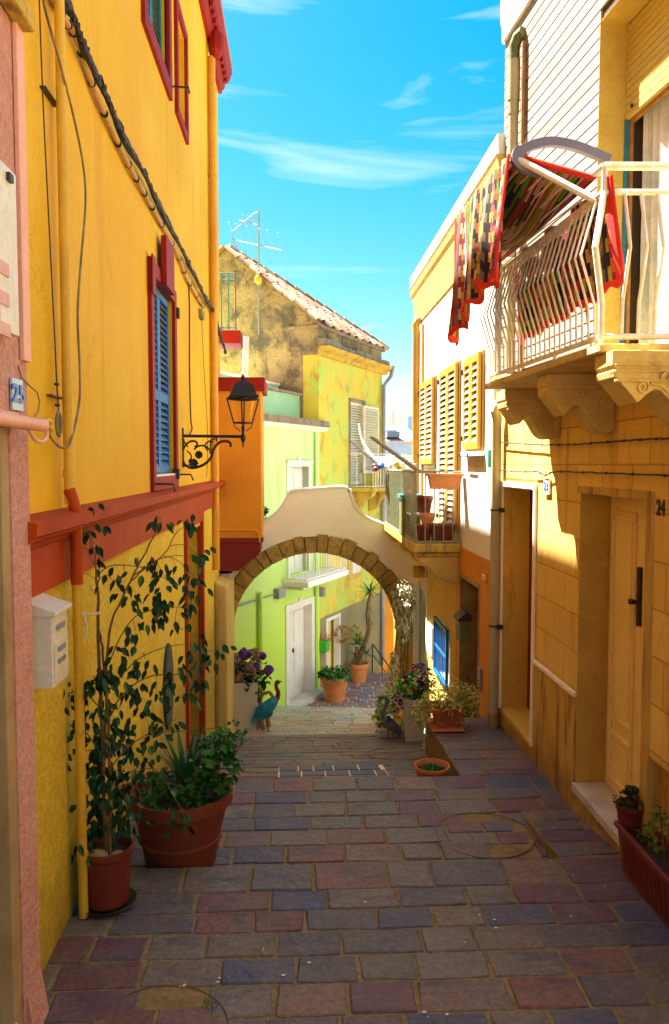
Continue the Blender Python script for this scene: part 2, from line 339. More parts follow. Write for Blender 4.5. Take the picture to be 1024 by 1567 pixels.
m_peel = M('peeling ochre plaster', (.74, .54, .06), (.46, .64, .12), sc=1.7, rough=.85, bump=.5, bsc=25, stain=(.50, .22, .05), stamt=.7, stthr=.52, stsc=(3, 3, 2))
m_dgrey = M('bare grey render', (.26, .23, .13), (.36, .27, .11), sc=2, rough=.9, bump=.5, bsc=20)
m_cornice = M('weathered yellow cornice', (.62, .42, .06), (.52, .33, .04), sc=3, rough=.8, bump=.4, bsc=30, stain=(.14, .09, .05), stamt=.8, stthr=.5, stsc=(8, 8, 1.5))
m_stone = M('weathered stone', (.34, .25, .16), (.24, .18, .12), sc=3, rough=.9, bump=.6, bsc=25, stain=(.08, .06, .05), stamt=.8, stthr=.52, stsc=(8, 8, 2))
m_gut = M('grey zinc', (.32, .33, .34), (.24, .25, .26), sc=6, rough=.5, metal=.2, bump=.05)
m_tile = M('clay roof tile', None or (.5, .24, .14), island=[(.36, .17, .08), (.28, .12, .06), (.42, .25, .15), (.22, .12, .08), (.5, .34, .22)], rough=.85, bump=.3, bsc=40)
m_och = M('ochre plaster', (.66, .44, .10), (.58, .38, .08), sc=1.6, rough=.85, bump=.3, bsc=30, stain=(.36, .26, .08), stamt=.5, stthr=.58)
m_pgreen = M('pale green paint', (.72, .86, .76), (.68, .82, .72), sc=1, rough=.6, bump=.05)
m_ochp = M('ochre shutter paint', (.50, .27, .025), (.42, .21, .02), sc=3, rough=.5, bump=.15, bsc=50)
m_pstone = M('travertine dark', (.44, .30, .11), (.28, .18, .06), sc=6, rough=.7, bump=.4, bsc=25, stain=(.05, .035, .02), stamt=.8, stthr=.54, stsc=(9, 9, 5))
m_block = brickm('stone block wall', (.88, .62, .17), (.82, .52, .09), (.62, .5, .36), .46, .27, stain=(.42, .22, .035), low=(-2.6, -1.7, (.20, .10, .025), .8), thr=.53, stamt=.75)
m_dado = M('dado slab', (.62, .40, .08), (.52, .31, .05), sc=3, rough=.7, bump=.4, bsc=30, stain=(.18, .09, .02), stamt=.85, stthr=.5, stsc=(8, 8, .9), low=(-2.7, -2.1, (.08, .045, .015), .85))
m_slab = M('balcony stone', (.70, .54, .20), (.58, .41, .12), sc=4, rough=.8, bump=.5, bsc=35, stain=(.22, .14, .05), stamt=.6, stthr=.55, stsc=(5, 5, 3))
m_reveal = M('ochre stone reveal', (.62, .42, .07), (.52, .34, .05), sc=3, rough=.8, bump=.35, bsc=40, stain=(.22, .14, .03), stamt=.5, stthr=.56, stsc=(6, 6, 1.2))
m_doorc = M('cream door paint', (.92, .76, .36), (.88, .70, .30), sc=2, rough=.45, bump=.05)
m_side = M('siding tile', (.4, .36, .3), island=[(.36, .32, .27), (.34, .29, .23), (.38, .34, .29), (.35, .28, .21)], rough=.6, bump=.15, bsc=30)
m_roll = M('roller shutter', (.62, .48, .12), (.56, .42, .1), sc=2, rough=.5, bump=.05)
m_curt = M('white curtain', (.75, .78, .8), (.45, .55, .62), sc=5, rough=.9, bump=.3, bsc=10)
m_wiron = M('white painted iron', (.86, .82, .72), (.74, .62, .44), sc=12, rough=.45, bump=.15, bsc=50, stain=(.3, .15, .06), stamt=.6, stthr=.6, stsc=(10, 10, 6))
m_griron = M('weathered iron rail', (.30, .27, .16), (.16, .2, .14), sc=12, rough=.6, bump=.2)
m_gpipe = M('beige drainpipe', (.48, .42, .24), (.42, .37, .2), sc=3, rough=.45, bump=.05)
m_terra = M('terracotta', (.50, .15, .045), (.42, .11, .03), sc=5, rough=.8, bump=.25, bsc=40, stain=(.5, .3, .2), stamt=.35, stthr=.6, stsc=(6, 6, 4))
m_terra2 = M('orange terracotta', (.62, .24, .07), (.54, .19, .05), sc=5, rough=.8, bump=.25, bsc=40)
m_plast = M('red-brown plastic', (.17, .022, .010), (.14, .018, .008), sc=4, rough=.4, bump=.05, spec=.5)
m_soil = M('soil', (.04, .028, .018), (.07, .05, .03), sc=30, rough=.95, bump=1, bsc=60, bd=.02)
m_rock = M('pale rock', (.4, .3, .14), (.28, .2, .1), sc=10, rough=.9, bump=.8, bsc=20)
m_fig = leafm('fig leaves', [(.008, .040, .012), (.012, .062, .016), (.005, .026, .008), (.022, .10, .020), (.009, .05, .016)], rough=.25, tr=.12)
m_ivy = leafm('ivy leaves', [(.03, .16, .02), (.02, .10, .015), (.05, .24, .03), (.015, .07, .015)])
m_agave = leafm('agave leaves', [(.05, .17, .04), (.04, .13, .03), (.08, .22, .06)])
m_bark = M('bark', (.20, .11, .04), (.12, .07, .03), sc=20, rough=.9, bump=.4)
m_petp = leafm('violet petals', [(.16, .03, .38), (.24, .05, .42), (.10, .03, .34), (.32, .12, .5)])
m_petb = leafm('faded petals', [(.40, .2, .12), (.5, .32, .2), (.34, .2, .28), (.45, .36, .14), (.3, .16, .3)])
m_pans = leafm('pansy petals', [(.05, .01, .05), (.7, .7, .8), (.15, .02, .2), (.03, .01, .04), (.5, .02, .02), (.25, .1, .5)])
m_flow = leafm('mixed petals', [(.75, .2, .25), (.8, .5, .4), (.8, .75, .3), (.75, .75, .65)])
m_lime = leafm('lime leaves', [(.38, .62, .04), (.5, .7, .06), (.2, .42, .04), (.65, .75, .15)])
m_tan = leafm('yellow green leaves', [(.55, .50, .06), (.42, .42, .05), (.66, .6, .14), (.28, .28, .03), (.5, .48, .12)])
m_trail = leafm('trailing leaves', [(.55, .5, .32), (.38, .34, .14), (.65, .6, .45), (.26, .24, .08), (.7, .66, .55)])
m_dry = M('dry stems', (.30, .22, .07), (.2, .14, .04), sc=20, rough=.9, bump=.4)
m_palm = leafm('yucca leaves', [(.04, .14, .03), (.07, .2, .05), (.03, .1, .03)])
m_succ = leafm('succulent leaves', [(.03, .06, .02), (.06, .09, .02), (.12, .12, .03), (.02, .04, .015)], rough=.35)
m_lantern = M('black lantern metal', (.012, .010, .009), (.022, .016, .012), sc=12, rough=.6, bump=.1, spec=.5)
m_bird = M('blue painted metal', (.02, .28, .45), (.01, .16, .34), sc=20, rough=.4, bump=.2)
m_birdd = M('heron metal', (.10, .13, .11), (.2, .22, .18), sc=15, rough=.5, bump=.3)
m_wood = M('driftwood', (.42, .2, .05), (.28, .12, .03), sc=10, rough=.7, bump=.4)
m_rope = M('cloth strip', (.72, .66, .54), rough=.9, bump=.2)
m_ltblue = M('light blue enamel', (.42, .62, .85), rough=.3, bump=0, fine=.05)
m_dblue = M('blue enamel', (.01, .10, .5), rough=.3, bump=0, fine=0)
m_blk = M('black lettering', (.015, .012, .01), rough=.6, bump=0)
m_pinkl = M('pink lettering', (.78, .42, .38), rough=.5, bump=0)
m_box = M('white enamelled metal', (.76, .70, .60), (.66, .60, .5), sc=4, rough=.4, bump=.05, stain=(.3, .14, .05), stamt=.6, stthr=.66, stsc=(20, 20, 14))
m_grn = M('green plastic', (.08, .5, .05), rough=.4, bump=0)
m_tealp = M('teal plastic', (.02, .3, .25), rough=.4, bump=0)
m_olive = M('olive painted box', (.16, .17, .05), (.1, .12, .04), sc=8, rough=.6, bump=.1)
m_lounge = M('grey plastic', (.17, .17, .24), (.14, .14, .2), sc=3, rough=.5, bump=.05)
m_cloth = M('white cloth', (.8, .8, .82), rough=.9, bump=.1)
PAVE = [(.18, .095, .10), (.12, .11, .135), (.20, .085, .08), (.155, .125, .105), (.065, .085, .16), (.17, .12, .115), (.13, .055, .095), (.135, .135, .125), (.21, .13, .10), (.10, .10, .125), (.17, .14, .12), (.07, .08, .135), (.145, .09, .115), (.17, .15, .14), (.15, .06, .065)]
m_pave = M('slate paving', (.1, .1, .1), c2=(.15, .12, .11), sc=5, island=PAVE, rough=.5, bump=.8, bsc=18, bd=.016, fine=.45, stain=(.05, .05, .08), stamt=.8, stthr=.53, stsc=(3.5, 9, 4), spec=.45)
m_mort = M('sandy mortar', (.27, .20, .09), (.18, .13, .06), sc=8, rough=.95, bump=.8, bsc=60, fine=.3)
m_pave_sunlit = M('sunlit paving tone', (.1, .1, .1), c2=(.45, .38, .28), sc=4, island=[(.60, .42, .28), (.48, .48, .42), (.64, .48, .33), (.55, .34, .25), (.42, .45, .46), (.62, .53, .38)], rough=.7, bump=.4, bsc=28, fine=.25)  # paler stones: sunlight on the lower street put into the colour
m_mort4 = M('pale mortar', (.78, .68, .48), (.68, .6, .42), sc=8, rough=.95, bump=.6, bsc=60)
m_cob = M('blue cobbles', (.1, .1, .1), island=[(.07, .10, .15), (.10, .11, .14), (.09, .13, .17), (.13, .10, .13)], rough=.6, bump=.4)
m_glass = M('window glass', (.12, .16, .2), rough=.08, bump=0, spec=.8)
m_earth = M('earth', (.22, .2, .15), (.16, .18, .1), sc=.05, rough=.95, bump=.2)

# ================================================================ GROUND
Z1, Z2 = -2.40, -2.515
T1, T2, T3 = 4.577, 6.143, 9.33              # far edges of the terraces
zs = lambda y: -2.64-.2*(y-T2)
def gz(Y):                                      # height of the street at distance Y
    if Y < T1: return Z1
    if Y < T2: return Z2
    if Y < T3: return zs(Y)
    if Y < 12: return -3.28-.38*(Y-T3)
    if Y < 14.45: return -4.3-.077*(Y-12)
    return -4.62-.078*(Y-14.5)
def terrace(name, x0, x1, y0, y1, zf, rowd, seed, mats, first=None, lmin=.26, lmax=.44, skew=0.0, gap=.016, holes=()):
    rnd = random.Random(seed); mb = MB(); mb.m = 1
    p = [V((x, y, z)) for (y, z) in ((y0, zf(y0)), (y1, zf(y1))) for x in (x0, x1)]
    if skew: p[2].y += 0; p[3].y += skew
    q = [V((a.x, a.y, -8)) for a in p]
    mb.add(p+q, [(0, 1, 3, 2), (4, 6, 7, 5), (0, 4, 5, 1), (2, 3, 7, 6), (0, 2, 6, 4), (1, 5, 7, 3)])
    mb.m = 0; y = y1; first = first or rowd
    d = first
    while y > y0+.03:
        yb = max(y-d, y0); x = x0-rnd.random()*.3
        while x < x1:
            L = rnd.uniform(lmin, lmax); xa, xb = max(x, x0), min(x+L, x1); x += L
            if xb-xa < .05: continue
            jj = [rnd.uniform(-.008, .008) for _ in range(8)]
            h = .006+rnd.random()*.005; g = gap/2
            def Q(xx, yy, hh): return V((xx, yy+(skew*(xx-x0)/(x1-x0)*(yy-y0)/(y1-y0) if skew else 0), zf(yy)+hh))
            cs = [(xa+g+jj[0], yb+g+jj[1]), (xb-g+jj[2], yb+g+jj[3]), (xb-g+jj[4], y-g+jj[5]*.4), (xa+g+jj[6], y-g+jj[7]*.4)]
            if any((sum(c[0] for c in cs)/4-hx)**2+(sum(c[1] for c in cs)/4-hy)**2 < hr*hr for hx, hy, hr in holes): continue
            mx_, my_ = sum(c[0] for c in cs)/4, sum(c[1] for c in cs)/4
            oc = []
            for i in range(4):
                p_, c_, n_ = cs[i-1], cs[i], cs[(i+1) % 4]; lp, ln = hypot(p_[0]-c_[0], p_[1]-c_[1]), hypot(n_[0]-c_[0], n_[1]-c_[1]); k1, k2 = rnd.uniform(.003, .011)/lp, rnd.uniform(.003, .011)/ln
                oc += [(c_[0]+(p_[0]-c_[0])*k1, c_[1]+(p_[1]-c_[1])*k1), (c_[0]+(n_[0]-c_[0])*k2, c_[1]+(n_[1]-c_[1])*k2)]
                if ln > .12:
                    for f in (.33, .67): oc.append((c_[0]+(n_[0]-c_[0])*f+rnd.uniform(-.003, .003), c_[1]+(n_[1]-c_[1])*f+rnd.uniform(-.003, .003)))
            ins = []
            for c_ in oc: dx_, dy_ = mx_-c_[0], my_-c_[1]; q_ = .007/max(.05, hypot(dx_, dy_)*.9); ins.append((c_[0]+dx_*q_, c_[1]+dy_*q_))
            tx_, ty_ = rnd.uniform(-.016, .016), rnd.uniform(-.022, .022); n8 = len(oc)
            vs = [Q(a, b, -.01) for a, b in oc]+[Q(a, b, h*.35) for a, b in oc]+[Q(a, b, h+(a-mx_)*tx_+(b-my_)*ty_) for a, b in ins]
            mb.add(vs, [tuple(range(2*n8, 3*n8))]+[(i, (i+1) % n8, (i+1) % n8+n8, i+n8) for i in range(n8)]+[(i+n8, (i+1) % n8+n8, (i+1) % n8+2*n8, i+2*n8) for i in range(n8)])
        y = yb; d = rowd*rnd.uniform(.92, 1.08)
    return struct(mb.build(name, mats))
LP = [m_pave, m_mort]
c2x = onZ(745, 1285, Z2).x; c3x = onY(610, 1157, 7.89).x
terrace('street', -1.4, 2.3, -3, T1, lambda y: Z1, .205, 1, LP, first=.29, holes=[(-.60, 3.2, .28)])
terrace('street_terrace', -1.4, 2.3, T1+.003, T2, lambda y: Z2, .212, 2, LP, first=.25, holes=[(c2x, 5.125, .26)])
terrace('street_slope', -1.4, 1.315, T2+.003, T3, zs, .205, 3, LP, first=.24, holes=[(c3x, 7.89, .28)])
terrace('street_corner', 1.318, 2.3, 7.903, T3, lambda y: zs(y)-.002, .205, 13, LP)
terrace('side_ramp', 1.6, 2.28, T1+.004, 5.5, lambda y: -2.402-(y-T1)*.125, .22, 4, LP, first=.24)
terrace('side_landing', 1.315, 2.28, T2+.004, 7.9, lambda y: Z2-.002-(y-T2)*.055, .27, 5, LP, lmin=.36, lmax=.5)
for i in range(6):
    terrace('street_step', -1.4, 2.3, T3+.003+.445*i, T3+.445*(i+1), (lambda zz: (lambda y: zz))(-3.28-.168*(i+1)+.0), .2, 20+i, LP)
terrace('lower_street', -1.6, 3.6, 12.003, 14.6, lambda y: -4.3-.077*(y-12), .2, 6, [m_pave_sunlit, m_mort4], skew=-.7)
m_pave_bright = M('brightened lane slate', (.1, .1, .1), c2=(.26, .17, .13), sc=4, island=[tuple(min(.9, x*1.4) for x in c) for c in PAVE], rough=.65, bump=.4, bsc=28, fine=.25)  # brighter copy of the slate colours, painting more light into the lane
terrace('far_street', -1.6, 6, 13.2, 18.1, lambda y: -4.62-.078*(y-14.5), .19, 7, [m_pave_bright, m_mort4], lmin=.22, lmax=.36)
g = MB(); g.wbox(-900, 900, -200, 2500, -9, -8.02); struct(g.build('ground', m_earth))
mb = MB(); mb.wbox(-1.6, 9, 18.1, 30, -8, -5.6); struct(mb.build('lane_floor', m_mort))
# drain patch of small cobbles
mb = MB(); rnd = random.Random(5)
pa, pb = onY(425, 1190, 6.80), onY(585, 1173, 7.32)
mb.m = 1; x0, x1, y0, y1 = pa.x, pb.x, pa.y-.01, pa.y+.50
mb.add([(x0, y0, zs(y0)+.011), (x1, y0, zs(y0)+.011), (x1, y1, zs(y1)+.011), (x0, y1, zs(y1)+.011)], [(0, 1, 2, 3)]); mb.m = 0
for r in range(2):
    x = x0+.01-(.06 if r else 0)
    while x < x1-.05:
        L = rnd.uniform(.14, .24); a, b, c, d = max(x, x0)+.007, min(x+L, x1)-.007, y0+.25*r+.012, y0+.25*(r+1)-.012; x += L
        if b-a < .03: continue
        mb.add([(a, c, zs(c)+.012), (b, c, zs(c)+.012), (b, d, zs(d)+.012), (a, d, zs(d)+.012), (a+.006, c+.006, zs(c)+.02), (b-.006, c+.006, zs(c)+.02), (b-.006, d-.006, zs(d)+.02), (a+.006, d-.006, zs(d)+.02)], [(4, 5, 6, 7), (0, 1, 5, 4), (1, 2, 6, 5), (2, 3, 7, 6), (3, 0, 4, 7)])
struct(mb.build('cobble_patch', [m_cob, m_mort4]))
# manhole covers set flush in the paving
def manhole(x, y, z, r, label, slope=0, seed=0):
    t = thing('manhole_cover', label, 'manhole cover', (x, y, z), 'round manhole covers filled with paving stones')
    mb = MB(); pts = [(x+r*cos(a), y+r*sin(a), z-slope*r*sin(a)+.012) for a in [2*pi*i/48 for i in range(48)]]
    mb.tube([V(p)-V((0, 0, .002)) for p in pts], .0032, 6, closed=True); mb.build('rim', m_bark, t, smooth=True)
    mb = MB(); mb.m = 1; n = 48
    mb.add([(x, y, z+.007)]+[(x+(r-.006)*cos(2*pi*i/n), y+(r-.006)*sin(2*pi*i/n), z+.007-slope*(r-.006)*sin(2*pi*i/n)) for i in range(n)], [(0, i+1, (i+1) % n+1) for i in range(n)])
    mb.m = 0; rnd = random.Random(seed); yy = -r
    while yy < r:
        hgt = rnd.uniform(.12, .18); ym = yy+hgt/2
        hw = sqrt(max(0, (r-.02)**2-max(abs(yy+.01), abs(yy+hgt-.01))**2)) if max(abs(yy), abs(yy+hgt)) < r-.02 else 0
        xx = -hw
        while xx < hw-.04:
            L = min(rnd.uniform(.16, .3), hw-xx)
            a, b, c, d = x+xx+.008, x+xx+L-.008, y+yy+.008, y+yy+hgt-.008; xx += L
            if b-a < .03: continue
            zz = lambda q: z-slope*(q-y)
            mb.add([(a, c, zz(c)+.007), (b, c, zz(c)+.007), (b, d, zz(d)+.007), (a, d, zz(d)+.007), (a+.005, c+.005, zz(c)+.013), (b-.005, c+.005, zz(c)+.013), (b-.005, d-.005, zz(d)+.013), (a+.005, d-.005, zz(d)+.013)], [(4, 5, 6, 7), (0, 1, 5, 4), (1, 2, 6, 5), (2, 3, 7, 6), (3, 0, 4, 7)])
        yy += hgt
    mb.build('stone_fill', [m_pave, m_mort], t)
manhole(-.60, 3.2, Z1, .30, 'large round manhole cover at the bottom left corner of the paving', seed=1)
manhole(c2x, 5.125, Z2, .325, 'round manhole cover in the middle terrace near the wedge of the side ramp', seed=2)
manhole(c3x, 7.89, zs(7.89), .34, 'round manhole cover in the lower slope behind the low terracotta bowl', .2, seed=3)
# cigarette ends, scraps
for (x, y, z, a, lab) in [(402, 1455, Z1, 1.4, 'cigarette end in the middle of a purple stone'), (278, 1509, Z1, .4, 'cigarette end lying on the rim of the front manhole cover')]:
    p = onZ(x, y, z+.016); d = V((cos(a), sin(a), 0)); t = thing('cigarette_end', lab, 'cigarette end', p-V((0, 0, .004)), 'cigarette ends dropped on the paving')
    MB().tube([p-d*.014, p+d*.006], .004, 8).build('filter', m_terra2, t); MB().tube([p+d*.006, p+d*.02], .004, 8).build('paper', m_white, t)
mb = MB(); rnd = random.Random(9)
for (x, y) in [(710, 1440), (440, 1492), (556, 1378), (655, 1567-15), (680, 1551), (345, 1493), (468, 1475), (880, 1340), (920, 1354), (760, 1405), (752, 1416), (620, 1374), (880, 1404), (735, 1402), (340, 1500)]:
    p = onZ(x, y, Z1+.012)
    for k in range(rnd.choice((1, 1, 2))):
        q = p+V((rnd.uniform(-.02, .02), rnd.uniform(-.02, .02), 0)); mb.ball(q, rnd.uniform(.002, .007), 6, 4, (1.6, 1, .4))
o = mb.build('pale_grit', m_white); o['kind'] = 'stuff'; tag(o, 'small white specks of droppings and grit on the paving', 'grit')

# ================================================================ LEFT: pink house
pk = thing('pink_house', 'pink roughcast house at the left edge with a travertine door surround', 'house', PW.P(3, -2.4))
pe = PW.px(46, 800)[0]
da = PW.px(21, 900)[0]; dtop = PW.px(18, 655)[1]
mb = MB(); wall(mb, PW, -6, pe, -3, 6.2, [(1.8, da, -2.3, dtop, .2)], 4); mb.build('wall', m_pink, pk)
mb = MB(); frame(mb, PW, 1.8, da, -2.3, dtop, .09, -.19, -.006, sill=False); mb.box(PW, 1.9, da-.1, -2.3, dtop-.1, -.195, -.15); mb.build('door_surround', m_trav, pk, bev=.004)
mb = MB(); mb.box(PW, 1.6, PW.px(26, 1510)[0], -2.5, PW.px(8, 1497, -.15)[1], -.2, .004); mb.build('doorstep', m_marble, pk, bev=.006)
mb = MB(); mb.extr(PW, [(-2.6, .002), (-2.2, .002), (-2.3, .02), (-2.41, .035), (-2.6, .04)], da+.03, pe); mb.build('base_flare', m_pink, pk)
mb = MB(); a = PW.px(28, 50)[0]; b = PW.px(12, 26)[1]; mb.box(PW, -1, a, b, b+.07, .003, .07); mb.build('ledge', m_cornice, pk, bev=.01)
mb = MB(); mb.box(PW, pe-.085, pe+.002, dtop+.28, 3.2, .002, .022); mb.build('corner_strip', m_pinks, pk, bev=.004)
mb = MB(); mb.box(PW, 1.7, da+.02, dtop, dtop+.06, .002, .03); mb.build('door_lintel', m_pinks, pk, bev=.004)
# shop sign
a1, b1 = PW.px(24.5, 268, .06); b0 = PW.px(24.5, 513, .06)[1]
t = thing('shop_sign', 'white sign board with pink letters fixed to the pink wall', 'sign', PW.P(a1-.5, b0, .03))
mb = MB(); mb.box(PW, a1-1.6, a1, b0, b1, .03, .06); mb.build('board', m_white, t, bev=.004)
e1 = PW.px(14, 460, .06); text('E', PW, e1[0]-.085, e1[1]-.02, .062, .26, m_pinkl, 'lettering', t, sx=.9, bold=.02)
a, b = PW.px(12, 272, .06); MB().box(PW, a-.02, a+.02, b-.015, b+.015, .061, .075).build('clamp', m_black, t)
# number plate 25
a0, b0 = PW.px(17, 577, .01); a1, b1 = PW.px(35, 630, .01)
t = thing('house_number_plate', 'light blue enamel number plate 25 on the pink wall', 'number plate', PW.P((a0+a1)/2, b1, .005), 'blue enamel house number plates')
MB().box(PW, a0, a1, b1, b0, .004, .014).build('plate', m_ltblue, t, bev=.002)
text('25', PW, (a0+a1)/2, (b0+b1)/2, .016, (b0-b1)*.55, m_dblue, 'numerals', t, sx=(a1-a0)/(b0-b1)*1.55, bold=.02)
# awning bar with hook
p0 = PW.P(*PW.px(0, 640, .1), .1); p1 = PW.P(*PW.px(66, 651, .1), .1)
t = thing('awning_bar', 'pink painted metal awning bar with a hooked end', 'awning bar', p1)
p0 = V((p1.x, p1.y-1.2, p1.z)); MB().tube([p0, p1], .026, 14).build('bar', m_pinks, t, smooth=True)
mb = MB(); h = [onX(x, y, p1.x-.01) for x, y in [(41, 646), (44, 655), (48, 665), (56, 674), (66, 675), (72, 667), (71, 652), (68, 645)]]; mb.tube(smoothp(h, 5), .008, 8); mb.build('hook', m_pinks, t, smooth=True)
mb = MB(); h = [onX(x, y, p1.x+.0) for x, y in [(66, 645), (72, 644), (78, 648), (76, 658)]]; mb.tube(smoothp(h, 5), .012, 8); mb.build('clip', m_ypipe, t, smooth=True)

# ================================================================ LEFT: yellow house
yh = thing('yellow_house', 'tall yellow house with red mouldings and blue shutters', 'house', LW.P(8, -2.5))
YE = 12.62; TOP = 6.08; SB = -.565
def rect(F, x0, y0, x1, y1, c=0):               # near-left-bottom and far-right-top photo corners -> a0,a1,b0,b1
    A = F.px(x0, y0, c); B = F.px(x1, y1, c); return min(A[0], B[0]), max(A[0], B[0]), min(A[1], B[1]), max(A[1], B[1])
# windows: (outer frame a0,a1,b0,b1)
w1a = LW.px(216, 30)[0]; w1b = LW.px(259, 150)[0]; w1z = LW.px(258, 152)[1]
w2a = LW.px(267.5, 160)[0]; w2b = LW.px(285, 220)[0]; w2z = LW.px(285, 222)[1]; w2t = LW.px(285, 62)[1]
w3a = LW.px(228, 600)[0]; w3b = LW.px(267, 600)[0]; w3z = LW.px(232, 752)[1]; w3t = LW.px(265, 447)[1]
dA, dB = LW.px(281, 950)[0], LW.px(308, 950)[0]
ft = .14
mb = MB()
wall(mb, LW, pe-.02, YE, SB, TOP, [(w1a+ft, w1b-ft, w1z+.13, 5.4, .14), (w2a+.1, w2b-.1, w2z+.11, w2t-.1, .12), (w3a+ft, w3b-ft, w3z+.12, w3t-.10, .14)], 5)
mb.build('upper_wall', m_yel, yh)
mb = MB(); wall(mb, LW, pe-.02, YE-.001, -8, SB, [(dA+.1, dB-.1, -3.95, -.75, .22)], 4.99, c=.012); mb.build('lower_wall', m_yelr, yh)
def red_window(a0, a1, b0, b1, ft, name='window'):
    mb = MB(); frame(mb, LW, a0, a1, b0, b1, ft, -.02, .035)
    return mb.build(name, m_red, yh, bev=.006)
wa = red_window(w1a, w1b, w1z, 5.54, ft)
mb = MB(); m_ = (w1a+w1b)/2
for p, q in ((w1a+ft, m_), (m_, w1b-ft)): louver(mb, LW, p+.005, q-.005, w1z+.17, 5.38, -.04, .035, .07)
mb.build('shutter', m_teal, wa)
MB().box(LW, w1a+ft-.02, w1b-ft+.02, w1z+.125, w1z+.16, -.12, .02).build('sill', m_white, wa)
wb = red_window(w2a, w2b, w2z, w2t, .09)
MB().box(LW, w2a+.1, w2b-.1, w2z+.10, w2z+.13, -.1, .012).build('sill', m_white, wb)
MB().box(LW, w2a+.11, w2b-.11, w2z+.13, w2t-.11, -.11, -.09).build('blind_panel', m_yel, wb)
# middle window with keystone
mb = MB(); frame(mb, LW, w3a, w3b, w3z, w3t, .12, -.02, .035)
kc = (w3a+w3b)/2
mb.box(LW, kc-.22, kc+.22, w3t-.13, w3t+.30, .036, .085); mb.box(LW, w3a-.02, w3a+.125, w3t-.3, w3t+.02, .036, .05)
wc = mb.build('window', m_red, yh, bev=.006)
m_ = (w3a+w3b)/2; zm = w3z+.12+(w3t-w3z-.2)*.42
for p, q in ((w3a+.125, m_), (m_, w3b-.125)):
    mb = MB(); louver(mb, LW, p+.004, q-.004, w3z+.15, w3t-.125, -.03, .035, .055, mid=zm, st=.06); mb.build('shutter', m_blue, wc)
MB().box(LW, w3a+.12, w3b-.12, w3z+.115, w3z+.14, -.1, .025).build('sill', m_white, wc)
mb = MB()
for (x, y) in [(266, 480), (266, 725)]:
    a, b = LW.px(x, y); mb.box(LW, a-.06, a+.02, b-.05, b+.05, .0, .06)
mb.build('hinge', m_black, wc)
for pts in ([(232, 740), (266, 741), (268, 752)], [(270, 726), (292, 726), (296, 735)], [(261, 132), (289, 134), (290, 143)]):
    a, b = LW.px(*pts[0]); mb = MB(); q = LW.P(a, b, 0); Y = q.y
    mb.tube([onY(x, y, Y) for x, y in pts], .010, 6); mb.build('shutter_stay', m_black, yh)
# string course
mb = MB(); s0, s1 = pe-.03, LW.px(333, 760)[0]
b = SB
mb.extr(LW, [(b-.03, .0), (b-.03, .035), (b+.185, .035), (b+.195, .055), (b+.22, .065), (b+.235, .10), (b+.25, .105), (b+.26, .125), (b+.315, .13), (b+.325, .09), (b+.34, .0)], s0, s1)
mb.build('string_course', m_redo, yh)
# door with red frame
mb = MB(); frame(mb, LW, dA, dB, -4.1, SB-.02, .11, -.02, .05, sill=False); mb.build('door_frame', m_redo, yh, bev=.005)
mb = MB(); mb.box(LW, dA+.1, dB-.1, -4, -.75, -.2, -.16)
for z in (-3.7, -2.7, -1.7): mb.box(LW, dA+.25, dB-.25, z, z+.8, -.16, -.14)
mb.build('door', m_redd, yh, bev=.004)
# cornice with dentils
for (c0, c1) in ((3.0, YE+.12),):
    mb = MB(); b = TOP-.28
    mb.extr(LW, [(b, 0), (b, .05), (b+.06, .07), (b+.08, .10), (b+.16, .11), (b+.18, .17), (b+.27, .20), (b+.30, .22), (b+.34, .22), (b+.34, 0)], c0, c1)
    y = c0+.1
    while y < c1-.1: mb.box(LW, y, y+.09, b+.085, b+.155, .111, .155); y += .2
    mb.build('cornice', m_red, yh)
mb = MB(); mb.wbox(-6.2, -1.0, 3, YE+.1, TOP+.062, TOP+.16); mb.build('roof', m_tile, yh)
# bay at the far corner
BY = 12.02; bF = FY(BY)
x1 = onY(400, 700, BY).x; zt = onY(360, 598, BY).z; zb = onY(360, 827, BY).z; zb2 = onY(360, 874, BY).z
mb = MB(); mb.wbox(-1.215, x1, BY, YE+.3, zb, zt); by = mb.build('bay', m_ora, yh, bev=.01)
mb = MB(); mb.wbox(-1.214, x1+.06, BY-.05, YE+.34, zt, zt+.2); mb.build('bay_cornice', m_red, by, bev=.01)
mb = MB(); mb.box(bF, -1.214, x1+.02, zb-.04, zb+.04, -.3, .03); mb.build('bay_band', m_redd, by, bev=.01)
mb = MB(); mb.prism(bF, [(-1.214, zb-.04), (x1-.02, zb-.04), (x1-.02, zb-.18), (x1-.1, zb-.26), (x1-.22, zb-.36), (x1-.36, zb2), (-1.214, zb2)], -.55, .012); mb.build('bay_base', m_redd, by, bev=.006)
mb = MB(); q = [onY(x, y, BY-.03) for x, y in [(334, 811), (391, 811), (396, 815), (398, 830)]]; mb.tube(q, .012, 6); mb.build('cable', m_opipe, by)
# balcony of the house behind, seen past the corner
t = thing('roof_balcony', 'small balcony with a dark green railing and red slab beyond the yellow corner', 'balcony', (-1.6, 13.6, 2.2))
pA, pB = onY(341, 505, 13.6), onY(368, 525, 13.6)
mb = MB(); mb.wbox(-2.4, pB.x, 13.6, 14.3, pB.z, pA.z); mb.build('slab', m_red, t, bev=.01)
mb = MB(); z1 = onY(350, 418, 13.65).z; z0 = pA.z
for x in [onY(361, 500, 13.65).x-k*.12 for k in range(6)]: mb.tube([(x, 13.65, z0), (x, 13.65, z1)], .011, 6)
xr = onY(361, 500, 13.65).x
for z in (z1, z1-.11, z0+.05): mb.tube([(-2.3, 13.65, z), (xr, 13.65, z)], .012, 6)
mb.build('railing', m_teal, t)
